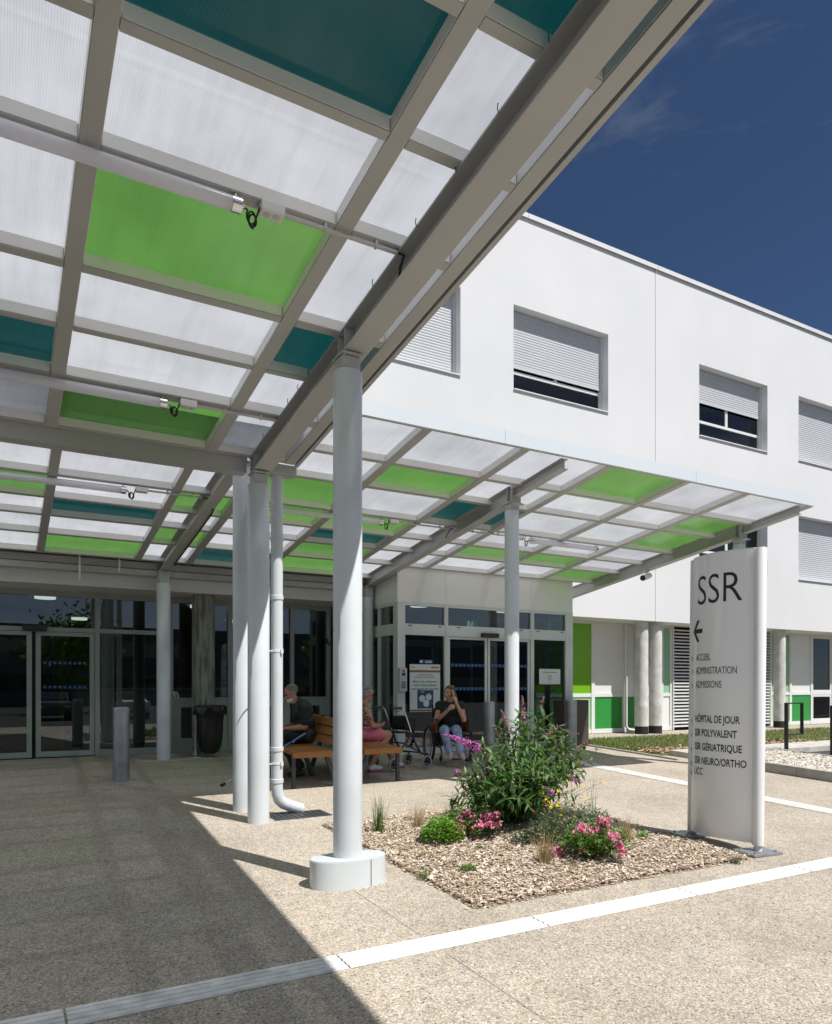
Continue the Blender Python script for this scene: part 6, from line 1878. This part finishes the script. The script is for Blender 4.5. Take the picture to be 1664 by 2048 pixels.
# yellow flowers
rnd = random.Random(31); c = on_ground(1085, 1650); c.z = bed_z(c.x, c.y); t = c.x * _s + c.y * _c
yf = thing('yellow_flowers', 'airy plant with small yellow daisies to the right of the butterfly bush', 'flowers', c); S = MB(); L = Leafy(); P = Leafy()
for k in range(80):
    if k < 46: fx = rnd.gauss(1092, 24); fy = rnd.gauss(1608, 19)
    else: fx = rnd.uniform(1060, 1215); fy = rnd.uniform(1560, 1650)
    e = at(fx, fy, t + rnd.uniform(-.75, -.1)); path = stem_path(c + Vector((rnd.gauss(0, .06), rnd.gauss(0, .06), 0)), e, .05, 6); S.tube(path, .0016, 4)
    for i in range(1, 6):
        for _ in range(2): L.leaf(path[i], Vector((rnd.uniform(-1, 1), rnd.uniform(-1, 1), rnd.uniform(0, .8))), Vector((0, 0, 1)), rnd.uniform(.02, .045), .007, .4, .2, 3)
    if k < 62:
        n_ = Vector((rnd.gauss(0, .4), -.5 + rnd.gauss(0, .4), .8)).normalized(); a = n_.orthogonal().normalized(); b_ = n_.cross(a)
        for i in range(8): th = i * .785; P.leaf(e, a * math.cos(th) + b_ * math.sin(th), n_, .020, .011, .1, .1, 2)
        P.round_leaf(e + n_ * .002, n_, .005, rnd)
S.build('stems', M['stem'], yf); L.build('foliage', M['fresh_grass'], yf); P.build('flowers', M['yellow'], yf)

# ------------------------------------------------------------------ pebbles and lawn (uncountable)
M['pebble'] = islands('white_pebbles', [(0, (.30, .27, .22)), (.3, (.52, .49, .43)), (.6, (.66, .63, .58)), (.85, (.44, .36, .27)), (1, (.72, .70, .66))], .7, .3)
rnd = random.Random(8); m = MB()
ico = bmesh.new(); bmesh.ops.create_icosphere(ico, subdivisions=1, radius=1); iv = [v.co.copy() for v in ico.verts]; ico.verts.index_update(); if_ = [tuple(v.index for v in f.verts) for f in ico.faces]; ico.free()
for k in range(5200):
    x = rnd.uniform(10.89, 12.92); y = rnd.uniform(4.8, 8.7); r = rnd.uniform(.016, .036); q = Matrix.Rotation(rnd.uniform(0, 6.28), 3, 'Z') @ Matrix.Rotation(rnd.gauss(0, .4), 3, 'X')
    s = Vector((r * rnd.uniform(.8, 1.4), r, r * rnd.uniform(.45, .8))); b = len(m.v); p = Vector((x, y, ground_z(y) + .092 + rnd.uniform(0, .02)))
    m.v += [tuple(p + q @ Vector((v.x * s.x, v.y * s.y, v.z * s.z))) for v in iv]; m.f += [tuple(b + i for i in f) for f in if_]
m.mi = [0] * len(m.f)
stuff(m.build('pebbles', M['pebble'], smooth='raw'), 'white and tan pebbles inside the kerbed strip', 'pebbles')
M['lawn'] = islands('lawn_grass', [(0, (.055, .115, .022)), (.5, (.09, .165, .03)), (.78, (.15, .20, .05)), (.92, (.26, .24, .10)), (1, (.38, .32, .16))], .7, .25, .25, (1.2, 1.3, .6))
rnd = random.Random(14); L = Leafy()
for k in range(42000):
    x = 10.55 + (rnd.random() ** 1.4) * 17; y = rnd.uniform(9.6, 12.15)
    if y < 10.3 and rnd.random() < .35 + .5 * math.sin(x * 2.3) ** 2: continue
    d = Vector((rnd.gauss(0, .5), rnd.gauss(0, .5), 1)); L.blade((x, y, ground_z(min(y, 12.0)) + .025), d, rnd.uniform(.03, .075), rnd.uniform(.006, .012), .5, 2)
stuff(L.build('lawn', M['lawn'], None), 'patchy short lawn along the foot of the building', 'grass')
M['litter'] = islands('leaf_litter', [(0, (.20, .11, .06)), (.5, (.36, .24, .15)), (1, (.46, .36, .26))], .9, .2)
L = Leafy()
for k in range(2600):
    x = rnd.uniform(10.6, 16) ; y = 9.62 + abs(rnd.gauss(0, .3)); L.round_leaf((x, y, ground_z(y) + .045 + rnd.random() * .015), (rnd.gauss(0, .4), rnd.gauss(0, .4), 1), rnd.uniform(.018, .04), rnd)
stuff(L.build('leaf_litter', M['litter'], None), 'brown leaf litter along the front edge of the lawn', 'leaf litter')

# ================================================================== car park behind the camera (seen only as reflections)
M['car_blue'] = paint('dark_blue_car_paint', (.02, .03, .07), .25, .05, 1, coat=.8)
M['car_silver'] = paint('silver_car_paint', (.45, .46, .48), .3, .05, 1, metal=.5, coat=.8)
M['car_white'] = paint('white_car_paint', (.68, .68, .68), .3, .03, 1, coat=.8)
M['car_glass'] = paint('car_glass', (.015, .018, .02), .05, .05, 1, spec=.9)
M['car_light'] = paint('head_lamp', (.7, .7, .72), .1, .03, 4, spec=.9)
def car(x, y, mat, label):
    g = ground_z(-9)
    c = thing('parked_car', label, 'car', (x, y, g), 'cars in the car park behind the camera')
    prof = [(-2.1, .35), (-2.12, .62), (-1.95, .88), (-1.2, .98), (-.62, 1.42), (.75, 1.46), (1.55, 1.02), (2.05, .92), (2.12, .55), (2.08, .32)]
    m = MB(); n = len(prof); W = .88
    for s, k in ((-1, 1), (1, 1)):
        m.v += [(x + s * W * (1 if z < 1.0 else .80), y + u, g + z) for u, z in prof]
    m.f = [(i, (i + 1) % n, n + (i + 1) % n, n + i) for i in range(n)] + [tuple(range(n - 1, -1, -1)), tuple(range(n, 2 * n))]; m.mi = [0] * len(m.f)
    m.build('body', M[mat], c, smooth=50)
    m = MB(); m.hexa([(x - .66, y - 1.10, g + 1.05), (x + .66, y - 1.10, g + 1.05), (x + .60, y - .68, g + 1.40), (x - .60, y - .68, g + 1.40), (x - .66, y - 1.16, g + 1.06), (x + .66, y - 1.16, g + 1.06), (x + .60, y - .72, g + 1.42), (x - .60, y - .72, g + 1.42)])
    m.hexa([(x - .66, y + 1.46, g + 1.08), (x + .66, y + 1.46, g + 1.08), (x + .60, y + .84, g + 1.42), (x - .60, y + .84, g + 1.42), (x - .66, y + 1.50, g + 1.10), (x + .66, y + 1.50, g + 1.10), (x + .60, y + .86, g + 1.45), (x - .60, y + .86, g + 1.45)])
    for s in (-1, 1): m.hexa([(x + s * .87, y - .95, g + 1.0), (x + s * .89, y - .95, g + 1.0), (x + s * .89, y + 1.3, g + 1.02), (x + s * .87, y + 1.3, g + 1.02), (x + s * .72, y - .55, g + 1.38), (x + s * .74, y - .55, g + 1.38), (x + s * .74, y + .72, g + 1.40), (x + s * .72, y + .72, g + 1.40)])
    m.build('window', M['car_glass'], c)
    for s in (-1, 1):
        for yy in (-1.3, 1.3):
            w = MB(); w.cyl((x + s * .70, y + yy, g + .31), (x + s * .90, y + yy, g + .31), .31, .31, 24); o = w.build('wheel', M['rubber'], c, smooth=40)
            w = MB(); w.cyl((x + s * .902, y + yy, g + .31), (x + s * .91, y + yy, g + .31), .20, .18, 20); w.build('rim', M['chrome'], o)
        w = MB(); w.ball((x + s * .62, y + 2.08, g + .72), (.17, .05, .08), 10, 8); w.build('headlight', M['car_light'], c, smooth=60)
for i, (x, mt, lb) in enumerate(((-9.5, 'car_silver', 'silver parked car, leftmost of the row behind the camera'), (-6.4, 'car_blue', 'dark blue parked car between a silver and a white one behind the camera'), (-3.3, 'car_white', 'white parked car in the middle of the row behind the camera'), (2.4, 'car_blue', 'dark blue parked car standing apart in the gap of the row'), (6.2, 'car_silver', 'silver parked car on the right behind the camera, next to a white one'), (9.2, 'car_white', 'white parked car at the right end of the row behind the camera'))):
    car(x, -16.5, mt, lb)
ob_ = thing('office_building', 'long low grey building with dark window bands across the car park', 'building', (-4, -46, -.08))
m = MB(); m.box(-60, 110, -56, -46, -.08, 7.2); m.build('wall', M['int_wall'], ob_)
for z in (1.2, 4.4):
    m = MB(); m.box(-59, 109, -45.98, -45.95, z, z + 1.5); m.build('window_band', M['car_glass'], ob_)
def tree(x, y, h, seed, label):
    rnd_ = random.Random(seed); g = -.0836
    t = thing('tree', label, 'tree', (x, y, g), 'trees by the car park')
    m = MB(); m.tube([(x, y, g), (x + .1, y, g + h * .3), (x, y + .1, g + h * .62)], [.24, .17, .08], 10)
    L = Leafy()
    for k in range(12):
        a = rnd_.uniform(0, 6.28); q = Vector((x, y, g + h * rnd_.uniform(.3, .6))); e = q + Vector((math.cos(a), math.sin(a), .7)) * rnd_.uniform(.8, h * .24); m.tube([q, (q + e) / 2 + Vector((0, 0, .2)), e], [.07, .05, .02], 6)
        for _ in range(150):
            p = e + Vector((rnd_.gauss(0, 1), rnd_.gauss(0, 1), rnd_.gauss(0, .8))) * h * .085; L.round_leaf(p, (rnd_.gauss(0, 1), rnd_.gauss(0, 1), 1), rnd_.uniform(.10, .22), rnd_)
    m.build('trunk', M['woody'], t, smooth=60); L.build('crown', M['bud_leaf'], t)
tree(-7.5, -23, 7.5, 1, 'broad green tree beyond the parked cars, the leftmost of three'); tree(4.2, -27, 9.0, 2, 'tallest green tree beyond the parked cars, the middle one of three'); tree(22, -24, 6.5, 3, 'small green tree beyond the parked cars, the rightmost of three')
